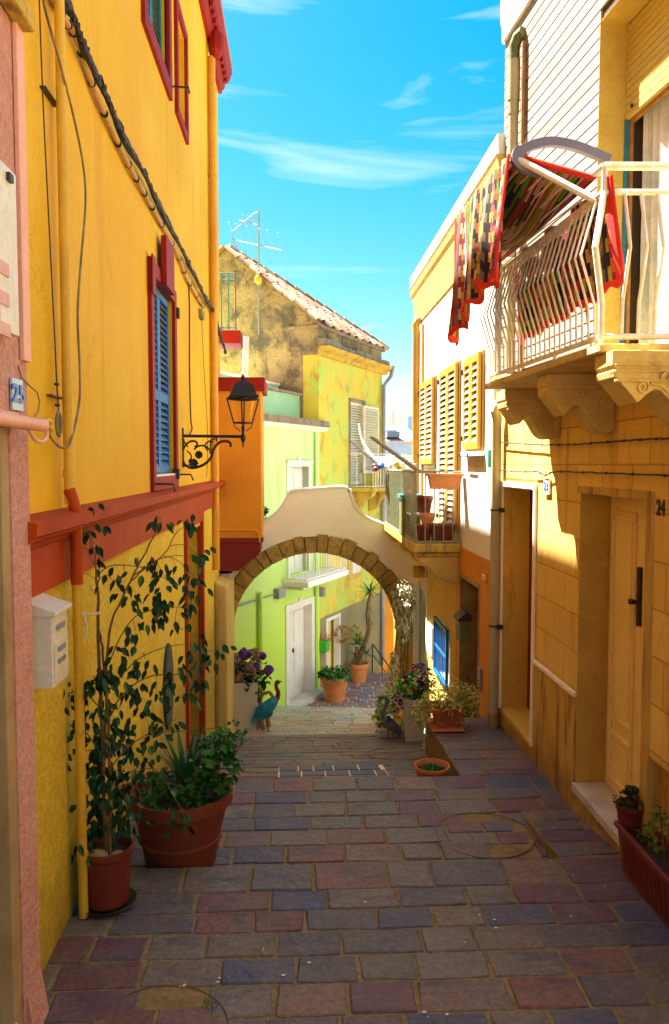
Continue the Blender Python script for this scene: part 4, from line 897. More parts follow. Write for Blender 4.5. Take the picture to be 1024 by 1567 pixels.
# tall shutters + balcony on the peeling wall
mb = MB(); frame(mb, GW, wq0-.06, wq1+.1, wbz, wt+.09, .08, -.1, .02, sill=False); wn = mb.build('balcony_door', m_stone, ph)
mb = MB(); louver(mb, GW, wq0, wq1, wbz+.05, wt, -.02, .04, .06, st=.05); mb.build('shutter', m_wiron, wn)
s20, s21 = GW.px(558, 650, .1)[0], GW.px(580, 650, .1)[0]
mb = MB(); louver(mb, GW, s20, s21, wbz+.3, GW.px(560, 622)[1], .1, .04, .06, st=.05); mb.build('shutter', m_wiron, wn)
b0_, b1_ = GW.px(533, 745, .0)[0], GW.px(583, 745, 0)[0]+.35
zz = GW.px(545, 748, .5)[1]
mb = MB(); mb.box(GW, b0_, b1_, zz-.09, zz, .013, .62); bl = mb.build('balcony', m_cornice, ph, bev=.01)
for a in (b0_+.15, (b0_+b1_)/2, b1_-.3):
    mb = MB(); mb.prism(Fr(GW.P(a, 0, 0), GW.n, GW.u), [(.013, zz-.09), (.55, zz-.09), (.5, zz-.2), (.3, zz-.3), (.2, zz-.5), (.013, zz-.6)], 0, .2)
    mb.build('bracket', m_cornice, bl, bev=.01)
mb = MB(); railing(mb, GW, b0_+.03, b1_-.03, .58, zz, zz+.75, .16, r=.009); mb.build('railing', m_wiron, bl)
mb = MB(); mb.box(GW, (b0_+b1_)/2-.2, b1_-.1, zz+.05, zz+.62, .53, .545); mb.build('screen', m_cloth, bl)
# lower window and wall fittings
mb = MB(); a0, b0 = GW.px(532, 888); a1, b1 = GW.px(552, 852); mb.box(GW, a0, a1, b0, b1+.1, .0, .03); lw = mb.build('window', m_och, ph, bev=.01)
mb = MB(); mb.box(GW, a0+.2, a1-.1, b0+.12, b1+.02, .031, .045); mb.build('shutter', m_white, lw)
mb = MB(); a, b = GW.px(545, 1030); mb.box(GW, a-.35, a+.25, b-.25, b+.25, .013, .04); mb.build('hatch', m_doorc, ph, bev=.01)
mb = MB(); a = pe1-.12; mb.tube([GW.P(a, -5, .08), GW.P(a, ze-.3, .08), GW.P(a+.2, ze-.05, .2), GW.P(a+.22, ze+.2, .25)], .05, 10); mb.build('gutter_pipe', m_gut, ph, smooth=True)
mb = MB(); a0 = GW.px(537, 897)[0]; mb.tube([GW.P(GC+.2, GW.px(500, 925)[1]+.6, .02), GW.P(pe1-.3, GW.px(500, 925)[1]+.6, .02)], .012, 6); mb.build('cable', m_cable2, ph)
a, b = GW.px(490, 905, .1); mb = MB(); mb.box(GW, a-.06, a+.06, b-.1, b+.08, .05, .2); mb.tube([GW.P(a, b+.08, .1), GW.P(a, b+.4, .06)], .01, 6); tag(mb.build('wall_lamp', m_gut, bev=.01), 'small grey floodlight under the white balcony slab', 'lamp')

# orange end house, its steps and rail
eY = 20.6; q = onY(579, 960, eY)
t = thing('orange_house', 'plain orange house front closing the lane under the arch', 'house', (3.5, eY, -6))
mb = MB(); wall(mb, FY(eY), q.x, 9, -8, -.75, [], 3); mb.build('wall', m_ora, t)
mb = MB(); mb.box(FY(eY), q.x-.12, q.x+.03, -8, -.75, -.2, .06); mb.build('white_quoin', m_whitew, t)
mb = MB(); a = onY(581, 985, eY); 
for y in (950, 1007): a = onY(584, y, eY); mb.box(FY(eY), a.x-.1, a.x+.06, a.z-.03, a.z+.03, .0, .08)
mb.build('hinge', m_black, t)
t = thing('handrail', 'thin iron handrail going down beside the orange house', 'handrail', (2.2, 18.3, -5))
mb = MB(); P0, P1 = onY(570, 985, 18.2), onY(603, 1030, 18.2)
mb.tube([P0, P1], .018, 6); mb.tube([P0-V((0, 0, .25)), P1-V((0, 0, .25))], .012, 6)
for f in (.0, .45, .95): p = P0+(P1-P0)*f; mb.tube([p, (p.x, p.y, -5.0)], .016, 6)
mb.build('rails', m_black, t)

# distant town
t = thing('distant_house', 'far pale blue house with a blue skylight in its tiled roof', 'house', (4.5, 60, -10))
dY = 60.
def dp(x, y): return onY(x, y, dY)
mb = MB(); a, b = dp(575, 701), dp(645, 673); mb.wbox(a.x, b.x, dY, dY+9, -10, b.z); mb.build('wall', M('faded blue wall', (.3, .42, .6), (.5, .5, .5), sc=.6, rough=.9, bump=0), t)
mb = MB(); a, b, c = dp(575, 675), dp(645, 675), dp(645, 655); mb.add([(a.x-3, dY-.3, a.z), (b.x, dY-.3, b.z), (b.x, dY+9, b.z+1.6), (a.x-3, dY+9, a.z+1.6), (a.x-3, dY-.3, a.z-.2), (b.x, dY-.3, b.z-.2)], [(0, 1, 2, 3), (0, 4, 5, 1)]); mb.build('roof', M('far tiles', (.62, .4, .32), (.5, .3, .25), sc=3, rough=.9, bump=0), t)
a, b = dp(592, 669), dp(612, 662); mb = MB(); mb.wbox(a.x, b.x, dY-.1, dY+1.8, a.z, b.z+.1); mb.build('skylight', m_glass, t)
mb = MB(); a = dp(590, 657); mb.wbox(a.x, dp(610, 657).x, dY+1, dY+5, a.z-.5, a.z+.05); mb.build('white_dormer', m_whitew, t)
t = thing('distant_house', 'far white building with a bluish top near the horizon', 'house', (12, 110, -12))
mb = MB(); a, b = onY(560, 700, 110), onY(660, 652, 110); mb.wbox(a.x-20, b.x+10, 110, 125, -12, b.z-1.6); mb.build('wall', m_whitew, t)
mb = MB(); a = onY(624, 648, 110); mb.wbox(a.x, a.x+1.4, 110, 112, a.z-3, a.z+1.0); mb.build('stair_tower', m_ltblue, t)
mb = MB(); a = onY(600, 655, 110)
for dx in (0, .2): mb.tube([(a.x+dx, 110, a.z-3), (a.x+dx, 110, a.z+2.4)], .05, 5)
mb.build('mast', m_gut, t)
mb = MB(); mb.wbox(onY(575, 712, 45).x-6, onY(660, 712, 45).x+4, 45, 52, -12, onY(600, 697, 45).z)
tag(mb.build('distant_white_roof', m_whitew, bev=.1), 'flat white rooftop below the far blue house', 'rooftop')

# ================================================================ RIGHT: white far house
HB = 7.95                                        # boundary with the near house
HE = RW.px(633.5, 700)[0]
wh = thing('white_house', 'white house with ochre louvred shutters on the right', 'house', RW.P(10, -3))
wt3 = RW.px(632, 470)[1]
dw = rect(RW, 736, 1070, 707, 885); dz = RW.px(735, 893)[1]
gA, gB = RW.px(689, 1000)[0], RW.px(669, 1000)[0]; gt_, gbz = RW.px(669, 942)[1], RW.px(686, 1050)[1]
pd0, pd1 = RW.px(655, 950)[0], RW.px(634.5, 950)[0]; pdt = RW.px(655, 908)[1]
mb = MB(); wall(mb, RW, HB, HE, -8, 3.0-.02, [(dw[0], dw[1], -4, dz, .45), (gA, gB, gbz, gt_, .2), (pd0, pd1-.05, -5, pdt, .35)], 5); mb.build('wall', m_whitew, wh)
oz = RW.px(746, 856)[1]
mb = MB(); wall(mb, RW, HB+.01, dw[1]+.25, -7.9, oz, [(dw[0]-.002, dw[1]+.002, -4.2, min(dz, oz-.01), .02)], .02, c=.022, back=False); mb.build('orange_base', m_ora, wh)
mb = MB(); wall(mb, RW, dw[1]+.252, pd0-.05, -7.9, RW.px(690, 850)[1], [(gA-.003, gB+.003, gbz, gt_, .014)], .014, c=.015, back=False); mb.build('ochre_base', m_och, wh)
mb = MB(); frame(mb, RW, dw[0], dw[1], -4.2, dz, .05, -.44, .03, sill=False); mb.build('door_surround', m_pstone, wh)
mb = MB(); mb.box(RW, dw[0]+.05, dw[1]-.05, -4, dz-.05, -.43, -.38); mb.build('door', m_redd, wh)
mb = MB(); frame(mb, RW, pd0-.03, pd1, -5, pdt+.05, .05, -.3, .03, sill=False); mb.build('side_door_frame', m_whitew, wh)
mb = MB(); mb.box(RW, pd0, pd1-.05, -5, pdt, -.34, -.02); mb.build('side_door', m_pgreen, wh)
# blue grille, opened a little from the window
t = thing('blue_window_grille', 'bright blue painted grille over a small window', 'window grille', RW.P((gA+gB)/2, gbz, .05))
mb = MB(); frame(mb, RW, gA, gB, gbz, gt_, .05, .02, .06); n = 9
for i in range(1, n): a = gA+(gB-gA)*i/n; mb.tube([RW.P(a, gbz+.04, .04), RW.P(a, gt_-.04, .04)], .010, 5)
mb.box(RW, gA+.05, gB-.05, (gbz+gt_)/2-.02, (gbz+gt_)/2+.02, .03, .05)
mb.build('frame', M('bright blue paint', (.004, .13, .42), (.004, .10, .34), sc=5, rough=.35, bump=.05), t, bev=.004)
MB().box(RW, gA+.02, gB-.02, gbz, gt_, -.15, -.12).build('pane', m_glass, t)
a0, a1 = RW.px(657, 970)[0], RW.px(664.5, 970)[0]
a0, a1 = min(a0, a1), max(a0, a1); b0, b1 = RW.px(660, 1000)[1], RW.px(660, 955)[1]
MB().box(RW, a0, a1, b0, b1, .016, .04).build('meter_door', m_cream, wh, bev=.008)
# dark mailbox
fa = RW.px(706, 960, .14)[0]; t = thing('mailbox', 'dark green pitched mailbox beside the stone doorway', 'mailbox', RW.P(fa+.15, RW.px(700, 980, .1)[1], .07))
zt_, zb_ = RW.px(700, 945, .14)[1], RW.px(702, 980, .14)[1]
mb = MB(); mb.prism(Fr(RW.P(fa, 0, 0), RW.n, RW.u), [(.023, zb_), (.15, zb_), (.16, zt_), (.023, zt_)], 0, .24); mb.build('body', m_olive, t, bev=.006)
mb = MB(); mb.extr(RW, [(zt_, .023), (zt_, .18), (zt_+.02, .18), (zt_+.1, .09), (zt_+.07, .023)], fa-.01, fa+.26); mb.build('lid', m_black, t, bev=.004)
mb = MB(); mb.box(RW, fa+.06, fa+.14, zb_+.2, zb_+.24, .156, .162); mb.build('plate', m_cornice, t)
# shutters
def shut(x0, x1, ytop, ybot, yref, lab):
    a0, a1 = sorted((RW.px(x0, yref)[0], RW.px(x1, yref)[0])); b1 = RW.px((x0+x1)/2, ytop)[1]; b0 = RW.px((x0+x1)/2, ybot)[1]
    mb = MB(); frame(mb, RW, a0, a1, b0, b1, .05, .0, .03); fr = mb.build('window', m_ochp, wh, bev=.004)
    m = (a0+a1)/2
    for p, q in ((a0+.02, m-.003), (m+.003, a1-.02)):
        mb = MB(); louver(mb, RW, p, q, b0+.02, b1-.02, .07, .035, .075, st=.08, sm=1); mb.build('shutter', [m_ochp, m_cream], fr)  # slats cream instead of ochre: sunlight on the louvres put into their colour
    MB().box(RW, a0+.06, a1-.06, b0+.06, b1-.06, .002, .012).build('opening_shade', m_shade, fr)  # near-black sheet painting the shade behind the slats
    mb = MB()
    for b in (b0+.15, b1-.15): mb.box(RW, a1-.02, a1+.06, b-.03, b+.03, .04, .09); 
    mb.build('hinge', m_black, fr)
    return a0, a1, b0, b1
shut(668.5, 648, 581, 712, 640, '')
sh2 = shut(705.5, 679, 560, 812, 640, '')
s3 = shut(742, 716.5, 543, 690, 620, '')
MB().box(RW, s3[0]-.05, s3[1]+.05, s3[2]-.06, s3[2]-.01, .001, .08).build('sill', m_whitew, wh, bev=.005)
a, b = RW.px(729, 705)[0], RW.px(729, 705)[1]; MB().box(RW, s3[0]+.05, s3[1]-.05, s3[2]-.17, s3[2]-.08, .001, .012).build('sill_panel', m_ochp, wh)
mb = MB(); a = RW.px(709, 700, .1); 
for x0, x1, y in ((704, 716, 694), (647, 667, 712)): mb.tube([RW.P(*RW.px(x0, y, .1), .1), RW.P(*RW.px(x0, y+4, .1), .1), RW.P(*RW.px(x1, y+4, .1), .1), RW.P(*RW.px(x1, y-1, .1), .1)], .01, 5)
mb.build('shutter_stay', m_black, wh)
# big cornice
c3 = 3.0
mb = MB(); mb.extr(RW, [(c3-.28, 0), (c3-.28, .02), (c3-.2, .03), (c3-.14, .055), (c3-.06, .07), (c3-.02, .085), (c3-.02, 0)], 7.64, HE+.12); mb.build('cornice', m_och, wh)
mb = MB(); mb.extr(RW, [(c3-.019, 0), (c3-.019, .065), (c3+.17, .07), (c3+.17, 0)], 7.64, HE+.15); mb.build('parapet', m_whitew, wh)
mb = MB(); mb.box(RW, 7.64, HE, c3-.7, c3-.281, .0, .018); mb.build('frieze', m_cornice, wh)
mb = MB(); mb.wbox(2.0, 7, 7.64, HE+.1, c3-.01, c3+.1); mb.build('roof', m_whitew, wh)
# corner downpipe
ya = RW.px(638, 600, .07)[0]
t = thing('downpipe', 'orange downpipe on the far corner of the white house', 'downpipe', (1.93, ya, -4), 'downpipes on the right side of the street')
zz = RW.px(637, 500, .07)[1]; mb = MB(); mb.tube([(1.92, ya, -1.2), (1.92, ya, zz-.1), (1.90, ya, zz), (1.93, ya, zz+.08), (2.0, ya, zz+.1)], .06, 12); mb.build('pipe', m_ochp, t, smooth=True)
MB().tube([(1.985, ya-.28, -1.2), (1.985, ya-.28, 2.2)], .018, 6).build('conduit', m_opipe, t)

# ---------------------------------------------------------------- far balcony with plant boxes
B0 = RW.px(707, 832)[0]; z2 = onY(633, 832, B0).z; XO = onY(633, 832, B0).x; c2 = 2-XO
B1 = onX(587, 800, XO).y
fb = thing('railed_balcony', 'ochre stone balcony with a weathered iron railing on the white house', 'balcony', RW.P((B0+B1)/2, z2-.1, .3))
mb = MB(); mb.box(RW, B0, B1, z2-.11, z2-.005, .001, c2); mb.build('slab', m_cornice, fb, bev=.012)
mb = MB(); mb.box(RW, B0+.04, B1-.04, z2-.17, z2-.111, .001, c2-.05); mb.build('moulding', m_cornice, fb, bev=.015)
for a in (B0+.05, (B0+B1)/2, B1-.4):
    mb = MB(); mb.prism(Fr(RW.P(a, 0, 0), RW.n, RW.u), [(.02, z2-.171), (c2-.06, z2-.171), (c2-.08, z2-.24), (c2-.2, z2-.3), (c2-.28, z2-.42), (c2-.42, z2-.48), (.02, z2-.52)], 0, .34); mb.build('bracket', m_och, fb, bev=.015)
zt2 = onY(640, 722, B0).z; hh = zt2-z2
mb = MB()
for a0_, a1_, c_ in ((B0+.02, B1-.02, c2-.03),):
    for z in (z2+.02, zt2): mb.tube([RW.P(a0_, z, 0), RW.P(a0_, z, c_), RW.P(a1_, z, c_), RW.P(a1_, z, 0)], .014, 6)
mb.build('rail', m_griron, fb)
n = 5
for i in range(1, n+1): MB().tube([RW.P(B0+.02, z2+.02, (c2-.03)*i/n), RW.P(B0+.02, zt2, (c2-.03)*i/n)], .008, 6).build('baluster', m_griron, fb)
n = 34
for i in range(1, n+1): a = B0+.02+(B1-B0-.04)*i/n; MB().tube([RW.P(a, z2+.02, c2-.03), RW.P(a, zt2, c2-.03)], .007, 5).build('baluster', m_griron, fb)
mb = MB(); mb.box(RW, B0+1.4, B1-.05, z2+.05, zt2-.05, c2-.06, c2-.052); mb.build('reed_screen', M('green reed screen', (.20, .34, .22), (.34, .36, .16), sc=30, rough=.9, bump=.3), fb)
def planter(F_, a0, a1, c0, c1, z0, z1, mat, name, label, cat, group=None, flare=.03, ribs=True, soil=True):
    t = thing(name, label, cat, F_.P((a0+a1)/2, z0, (c0+c1)/2), group); mb = MB()
    f = flare
    o = [F_.P(a, b, c) for b, k in ((z0, f), (z1, 0)) for a, c in ((a0+k, c0+k), (a1-k, c0+k), (a1-k, c1-k), (a0+k, c1-k))]
    w_ = .014; i_ = [F_.P(a, b, c) for b, k in ((z0+.03, f+w_), (z1, w_)) for a, c in ((a0+k, c0+k), (a1-k, c0+k), (a1-k, c1-k), (a0+k, c1-k))]
    vs = o+i_; fs = [(0, 1, 2, 3)]+[(i, (i+1) % 4, (i+1) % 4+4, i+4) for i in range(4)]+[(i+8, (i+1) % 4+8, (i+1) % 4+12, i+12) for i in range(4)]+[(8, 9, 10, 11)]+[(i+4, (i+1) % 4+4, (i+1) % 4+12, i+12) for i in range(4)]
    mb.add(vs, fs)
    if ribs:
        n = int((a1-a0)/.06)
        for i in range(1, n):
            a = a0+f+(a1-a0-2*f)*i/n
            for (cc, s_) in ((c1, 1),):
                mb.add([F_.P(a-.004, z0+.03, cc-f*.9), F_.P(a+.004, z0+.03, cc-f*.9), F_.P(a+.004, z1-.06, cc-f*.25+.004), F_.P(a-.004, z1-.06, cc-f*.25+.004), F_.P(a, z0+.03, cc-f*.9+.008), F_.P(a, z1-.06, cc-f*.25+.01)], [(0, 4, 5, 3), (4, 1, 2, 5), (0, 1, 4), (3, 5, 2)])
    mb.build('box', mat, t)
    mb = MB(); r = .018; rr = [F_.P(a, z1, c) for a, c in ((a0, c0), (a1, c0), (a1, c1), (a0, c1))]
    mb.box(F_, a0-.012, a1+.012, z1-.03, z1+.004, c0-.012, c0+.014); mb.box(F_, a0-.012, a1+.012, z1-.03, z1+.004, c1-.014, c1+.012)
    mb.box(F_, a0-.012, a0+.014, z1-.03, z1+.004, c0+.014, c1-.014); mb.box(F_, a1-.014, a1+.012, z1-.03, z1+.004, c0+.014, c1-.014)
    mb.build('rim', mat, t, bev=.005)
    if soil: MB().box(F_, a0+.02, a1-.02, z1-.08, z1-.035, c0+.02, c1-.02).build('soil', m_soil, t)
    return t
pf = FY(B0-.02)                                   # planter hung on the near end rail
xa, za_ = onY(653, 748, B0).x, onY(653, 748, B0).z; xb, zb3 = onY(704, 725, B0).x, onY(704, 725, B0).z
planter(pf, xa, xb, .0, .15, za_, zb3, m_terra2, 'flower_box', 'orange flower box hung on the near rail of the far balcony', 'flower box', 'flower boxes on the far balcony', ribs=False)
xa, za_ = onY(662, 829, B0).x, z2; xb, zb3 = onY(706, 815, B0).x, onY(662, 813, B0).z+.02
planter(FY(B0+.08), xa, xb-.05, -.16, -.0, za_+.0, zb3+.06, m_plast, 'flower_box', 'red brown flower box standing on the floor of the far balcony', 'flower box', 'flower boxes on the far balcony', ribs=False)
def pot(c, r, h, mat, name, label, cat, group=None, taper=.68, rim=.05, soil=m_soil, band=None, seg=32, saucer=None):
    t = thing(name, label, cat, c, group); rb = r*taper; ri = r*.93
    pr_ = [(rb*.9, 0), (rb, .01), (rb+(ri-rb)*.55, h*.5), (ri*.975, h-rim-.012), (r, h-rim), (r*1.01, h-rim*.4), (r, h), (r*.95, h), (r*.9, h-rim*.6), (r*.86, h-rim-.02), (r*.8, h*.7)]
    if band: k = h*band; rr = rb+(ri-rb)*band; pr_[2:3] = [(rr-.004, k-.014), (rr+.008, k-.007), (rr+.008, k+.007), (rr, k+.014)]
    mb = MB(); mb.lathe(c, pr_, seg); mb.build('pot', mat, t, smooth=True)
    MB().lathe(V(c)+V((0, 0, h-rim-.015)), [(0, .006), (r*.5, .008), (r*.88, 0)], seg).build('soil', soil, t, smooth=True)
    if saucer: MB().lathe(V(c)+V((0, 0, -.004)), [(rb*1.1, 0), (rb*1.4, .03), (rb*1.35, .032), (rb*1.05, .01), (0, .01)], seg).build('saucer', saucer, t, smooth=True)
    return t
for (x, y, wpx, h, dy, lab) in [(649, 828, 26, .2, .16, 'terracotta pot on the floor at the near corner of the far balcony'), (654, 805, 24, .16, .35, 'orange terracotta pot on the second step of the plant stand'), (650, 785, 26, .22, .6, 'brown terracotta pot at the top of the plant stand')]:
    p = onY(x, y, B0+dy); pot((p.x, p.y, p.z), wpx/2*(B0+dy)/1200, h, m_terra2 if y == 805 else m_plast, 'flower_pot', lab, 'flower pot', 'pots stacked on the far balcony')
# plant stand, bin
t = thing('plant_stand', 'stepped white plank stand carrying pots on the far balcony', 'plant stand', (1.75, B0+.5, z2))
mb = MB()
for (x0, x1, y, dy) in ((636, 667, 804, .35), (626, 664, 785, .6)):
    a, b = onY(x0, y, B0+dy-.08), onY(x1, y, B0+dy-.08); mb.wbox(a.x, min(b.x, 1.98), B0+dy-.12, B0+dy+.12, a.z-.025, a.z-.002)
    for xx in (a.x+.02, min(b.x, 1.97)-.03): mb.wbox(xx, xx+.025, B0+dy-.02, B0+dy+.02, z2, a.z-.025)
mb.build('planks', m_whitew, t)
a, b = onY(609, 815, B0+1.0), onY(634, 765, B0+1.0); t = thing('storage_bin', 'olive storage bin with a teal lid on the far balcony', 'storage bin', (b.x-.1, B0+1.1, z2))
MB().wbox(a.x+.06, b.x+.08, B0+.95, B0+1.35, z2, b.z).build('body', m_olive, t, bev=.01); MB().wbox(a.x+.04, b.x+.12, B0+.9, B0+1.4, b.z, b.z+.07).build('lid', m_tealp, t, bev=.015)
# clothes poles, hanging sheet
t = thing('drying_rack', 'folding clothes rack projecting from the far balcony with pegs and cloths', 'drying rack', RW.P(B1, zt2, c2))
A = onX(708, 722, XO+.3); p0 = onY(643, 722, B0+.3); p1 = onY(569, 669, B0+1.4); 
mb = MB(); mb.tube([p0, p1], .028, 6); mb.build('pole', m_griron, t)
q = [onY(x, y, 12.6) for x, y in [(536, 674), (560, 696), (580, 714), (600, 721), (640, 724)]]; mb = MB(); mb.tube(q, .02, 6)
for f in (0, 1, 2, 3): mb.tube([onY(560+f*6, 700+f*2, 12.6), onY(625+f*4, 698+f*4, 12.2)], .005, 4)
mb.build('rack_frame', m_gut, t)
mb = MB(); rnd = random.Random(8); q = [onY(x, y, 12.55) for x, y in [(548, 650), (551, 668), (558, 684), (570, 700), (584, 710)]]; qs = smoothp(q, 5)
for i in range(len(qs)-1):
    a, b = qs[i], qs[i+1]; mb.add([a, b, b+V((.06, .5, -.05)), a+V((.06, .5, .05))], [(0, 1, 2, 3)])
mb.build('hanging_sheet', m_cloth, t, smooth='all', solid=.006)
for i, (x, y, c) in enumerate([(581, 712, m_dblue), (576, 716, m_plast), (590, 712, m_cloth), (598, 713, m_cloth), (606, 712, m_tan), (613, 715, m_cornice)]):
    p = onY(x, y, 12.4); mb = MB()
    for k in range(4): mb.ball(p+V((rnd.uniform(-.03, .03), rnd.uniform(-.1, .1), rnd.uniform(-.03, .03))), .05, 8, 5, (1, 1, .8))
    mb.build('cloth', c, t, smooth=True)
# box lamp under the balcony
a, b = onY(633, 885, 11.9), onY(651, 868, 11.9); t = MB(); t.wbox(a.x, b.x, 11.9, 12.1, a.z, b.z); tag(t.build('junction_box', m_cornice, bev=.02), 'ochre junction box under the far end of the railed balcony', 'junction box')

# ================================================================ RIGHT: near stone house
nh = thing('stone_house', 'near ochre stone block house with cream doors on the right', 'house', RW.P(5.5, -2.5))
A0, A1 = RW.px(818, 900)[0], RW.px(770, 900)[0]; At = RW.px(800, 749)[1]; Ab = RW.px(812, 1137)[1]
D0, D1 = RW.px(991, 950)[0], RW.px(885.5, 950)[0]; Dt = RW.px(885, 754)[1]; Db = RW.px(875, 1190)[1]
ZS = .56
mb = MB(); wall(mb, RW, D0, HB-.01, -8, ZS, [(A0, A1, Ab, At, .3), (D0-.0, D1, Db-.03, Dt, .26)], 5); mb.build('lower_wall', m_block, nh)
mb = MB(); wall(mb, RW, -2, D0-.001, -1.66, ZS, [], 4.9); mb.build('near_wall', m_block, nh)
mb = MB(); wall(mb, Fr((2.08, 0, 0), (0, 1, 0), (-1, 0, 0)), -2, D0-.002, -8, -1.661, [], 4.8); mb.build('near_wall_foot', m_dado, nh)
MB().box(RW, D1-.005, D1, Db, Dt, -.255, .003).build('reveal', m_reveal, nh); MB().box(RW, A1-.005, A1, Ab, At, -.25, .003).build('reveal', m_reveal, nh)
mb = MB(); mb.box(RW, D0-.03, D1+.03, Dt, Dt+.05, .0, .02); mb.box(RW, D0-.06, D0+.03, -2.25, Dt+.05, -.1, .012); mb.build('door_lintel', m_dado, nh, bev=.004)
mb = MB(); mb.box(RW, D0+.2, D1-.004, Db-.06, Db, -.26, .03); mb.build('doorstep', m_marble, nh, bev=.004)
mb = MB(); mb.box(RW, D0-.1, D1+.02, -2.7, Db-.061, -.02, .015); mb.build('step_riser', m_pstone, nh)
# door leaf with panels
lf0, lf1 = D0+.04, D1-.006; md = lf0+(lf1-lf0)*.5
for p, q in ((md+.002, lf1), (lf0, md-.002)):
    mb = MB(); mb.box(RW, p, q, Db+.004, Dt-.005, -.255, -.215); h = Dt-Db; w_ = q-p
    for z0, z1 in ((.26, .93), (.205, .235), (.05, .18)):
        a0, a1, b0, b1 = p+w_*.2, q-w_*.2, Db+h*z0, Db+h*z1
        frame(mb, RW, a0-.03, a1+.03, b0-.03, b1+.03, .022, -.215, -.195); 
        if z1-z0 > .05: mb.box(RW, a0+.035, a1-.035, b0+.03, b1-.03, -.215, -.200)
    dl_ = mb.build('door_leaf', m_doorc, nh, bev=.003)
mb = MB(); ha = RW.px(976, 930, -.2)[0]; hz1, hz0 = RW.px(979, 868, -.2)[1], RW.px(977, 958, -.2)[1]
mb.box(RW, ha-.03, ha+.005, hz0, hz1, -.214, -.19); mb.lathe(RW.P(ha+.03, (hz0+hz1)/2-.04, -.17), [(0, -.02), (.02, -.015), (.02, .015), (0, .02)], 10); mb.box(RW, ha-.01, ha+.03, (hz0+hz1)/2-.05, (hz0+hz1)/2-.03, -.2, -.18)
mb.build('handle', m_black, dl_)
# first doorway
mb = MB(); frame(mb, RW, A0-.05, A1+.05, Ab, At+.06, .05, .001, .025, sill=False); mb.build('doorway_trim', m_cream, nh, bev=.004)
mb = MB(); mb.box(RW, A0, A1-.006, Ab, At, -.29, -.25); mb.build('inner_door', m_redd, nh)
mb = MB(); mb.box(RW, A0, A1-.006, Ab-.03, Ab+.01, -.29, .012); mb.build('doorway_sill', m_reveal, nh, bev=.004)
# dado
dz0, dzt = RW.px(813.5, 1006)[1], RW.px(875, 1054)[1]
mb = MB(); mb.box(RW, D1+.012, A0-.052, -8, dzt-.035, .0, .012); mb.box(RW, A1+.052, HB-.02, -8, dzt-.035, 0, .012); mb.box(Fr((2.08, 0, 0), (0, 1, 0), (-1, 0, 0)), 1, D0-.06, -8, dzt-.035, .0, .012); mb.build('dado', m_dado, nh)
mb = MB(); mb.box(RW, D1+.012, A0-.052, dzt-.034, dzt, .0, .026); mb.box(Fr((2.08, 0, 0), (0, 1, 0), (-1, 0, 0)), 1, D0-.06, dzt-.034, dzt, .0, .026); mb.build('dado_rail', m_cream, nh, bev=.006)
# numbers
def plate(x0, y0, x1, y1, F_, s, label, mp_, mt, numname='numerals', c=.012):
    a0, b0 = F_.px(x0, y0, c); a1, b1 = F_.px(x1, y1, c); a0, a1 = sorted((a0, a1)); b0, b1 = sorted((b0, b1))
    t = thing('house_number_plate', label, 'number plate', F_.P((a0+a1)/2, b0, c/2), 'blue enamel house number plates' if mt is m_dblue else None)
    MB().box(F_, a0, a1, b0, b1, .004, c).build('plate', mp_, t, bev=.002)
    text(s, F_, (a0+a1)/2, (b0+b1)/2, c+.002, (b1-b0)*.5, mt, numname, t, sx=(a1-a0)/(b1-b0)*1.1)
plate(832, 732, 840, 757, RW, '23', 'white tile with blue house number on the sunlit block wall', m_white, m_dblue, c=.022)
plate(737, 874, 744, 893, RW, '22', 'faded orange number tile beside the stone doorway', m_ora, m_cream, c=.034)
NW = RW; a, b = NW.px(1012, 778)
tag(text('24', NW, a, b, .002, .085, m_blk, 'painted_number', None, sx=.85, bold=.02), 'black painted number 24 beside the cream door', 'house number')
a, b = RW.px(740, 1038)[0], RW.px(740, 1038)[1]; t = thing('intercom', 'small steel intercom panel low on the orange wall', 'intercom', RW.P(a, b-.12, .03)); MB().box(RW, a-.05, a+.05, b-.13, b+.12, .023, .05).build('panel', m_gut, t, bev=.01)
mb = MB(); [mb.ball(RW.P(a, b-.02-k*.04, .052), .008, 8, 4) for k in range(3)]; mb.build('button', m_black, t)
# wires along the wall
for pts, lab in (([(764, 677), (800, 679), (840, 681), (880, 680), (920, 677), (960, 674), (1000, 672), (1040, 670)], 'black twisted wire stretched along the wall under the brackets'), ([(764, 720), (800, 722), (822, 722), (835, 727), (850, 722), (900, 723), (960, 725), (1040, 729)], 'lower brown wire sagging along the wall above the doors')):
    mb = MB(); P = onwall(RW, pts, .035, 8); mb.tube([p+V((0, 0, random.uniform(-.003, .003))) for p in P], .006, 6)
    for i in range(4, len(P), 5): mb.ball(P[i], .010, 6, 4)
    tag(mb.build('wall_wire', m_cable), lab, 'wire', 'wires along the stone wall')
# grey downpipe between the houses
yp = RW.px(757, 900, .07)[0]; t = thing('downpipe', 'beige downpipe between the white and the stone house', 'downpipe', (1.93, yp, -2.6), 'downpipes on the right side of the street')
zt = RW.px(764, 640, .07)[1]; mb = MB(); mb.tube([(1.93, yp, -2.45), (1.93, yp, zt-.05), (1.93, yp-.02, zt), (1.90, yp-.05, zt+.07), (1.92, yp-.04, zt+.13), (1.98, yp-.03, zt+.16)], .048, 16); mb.build('pipe', m_gpipe, t, smooth=True)
MB().tube([(1.93, yp, -2.7), (1.93, yp, -2.45)], .055, 12).build('shoe', m_pstone, t, smooth=True)
for y in (780, 958): z = RW.px(757, y, .07)[1]; mb = MB(); mb.tube([(1.93, yp, z-.008), (1.93, yp, z+.008)], .056, 16); mb.box(RW, yp-.08, yp-.04, z-.02, z+.02, 0, .06); mb.build('clamp', m_black, t)
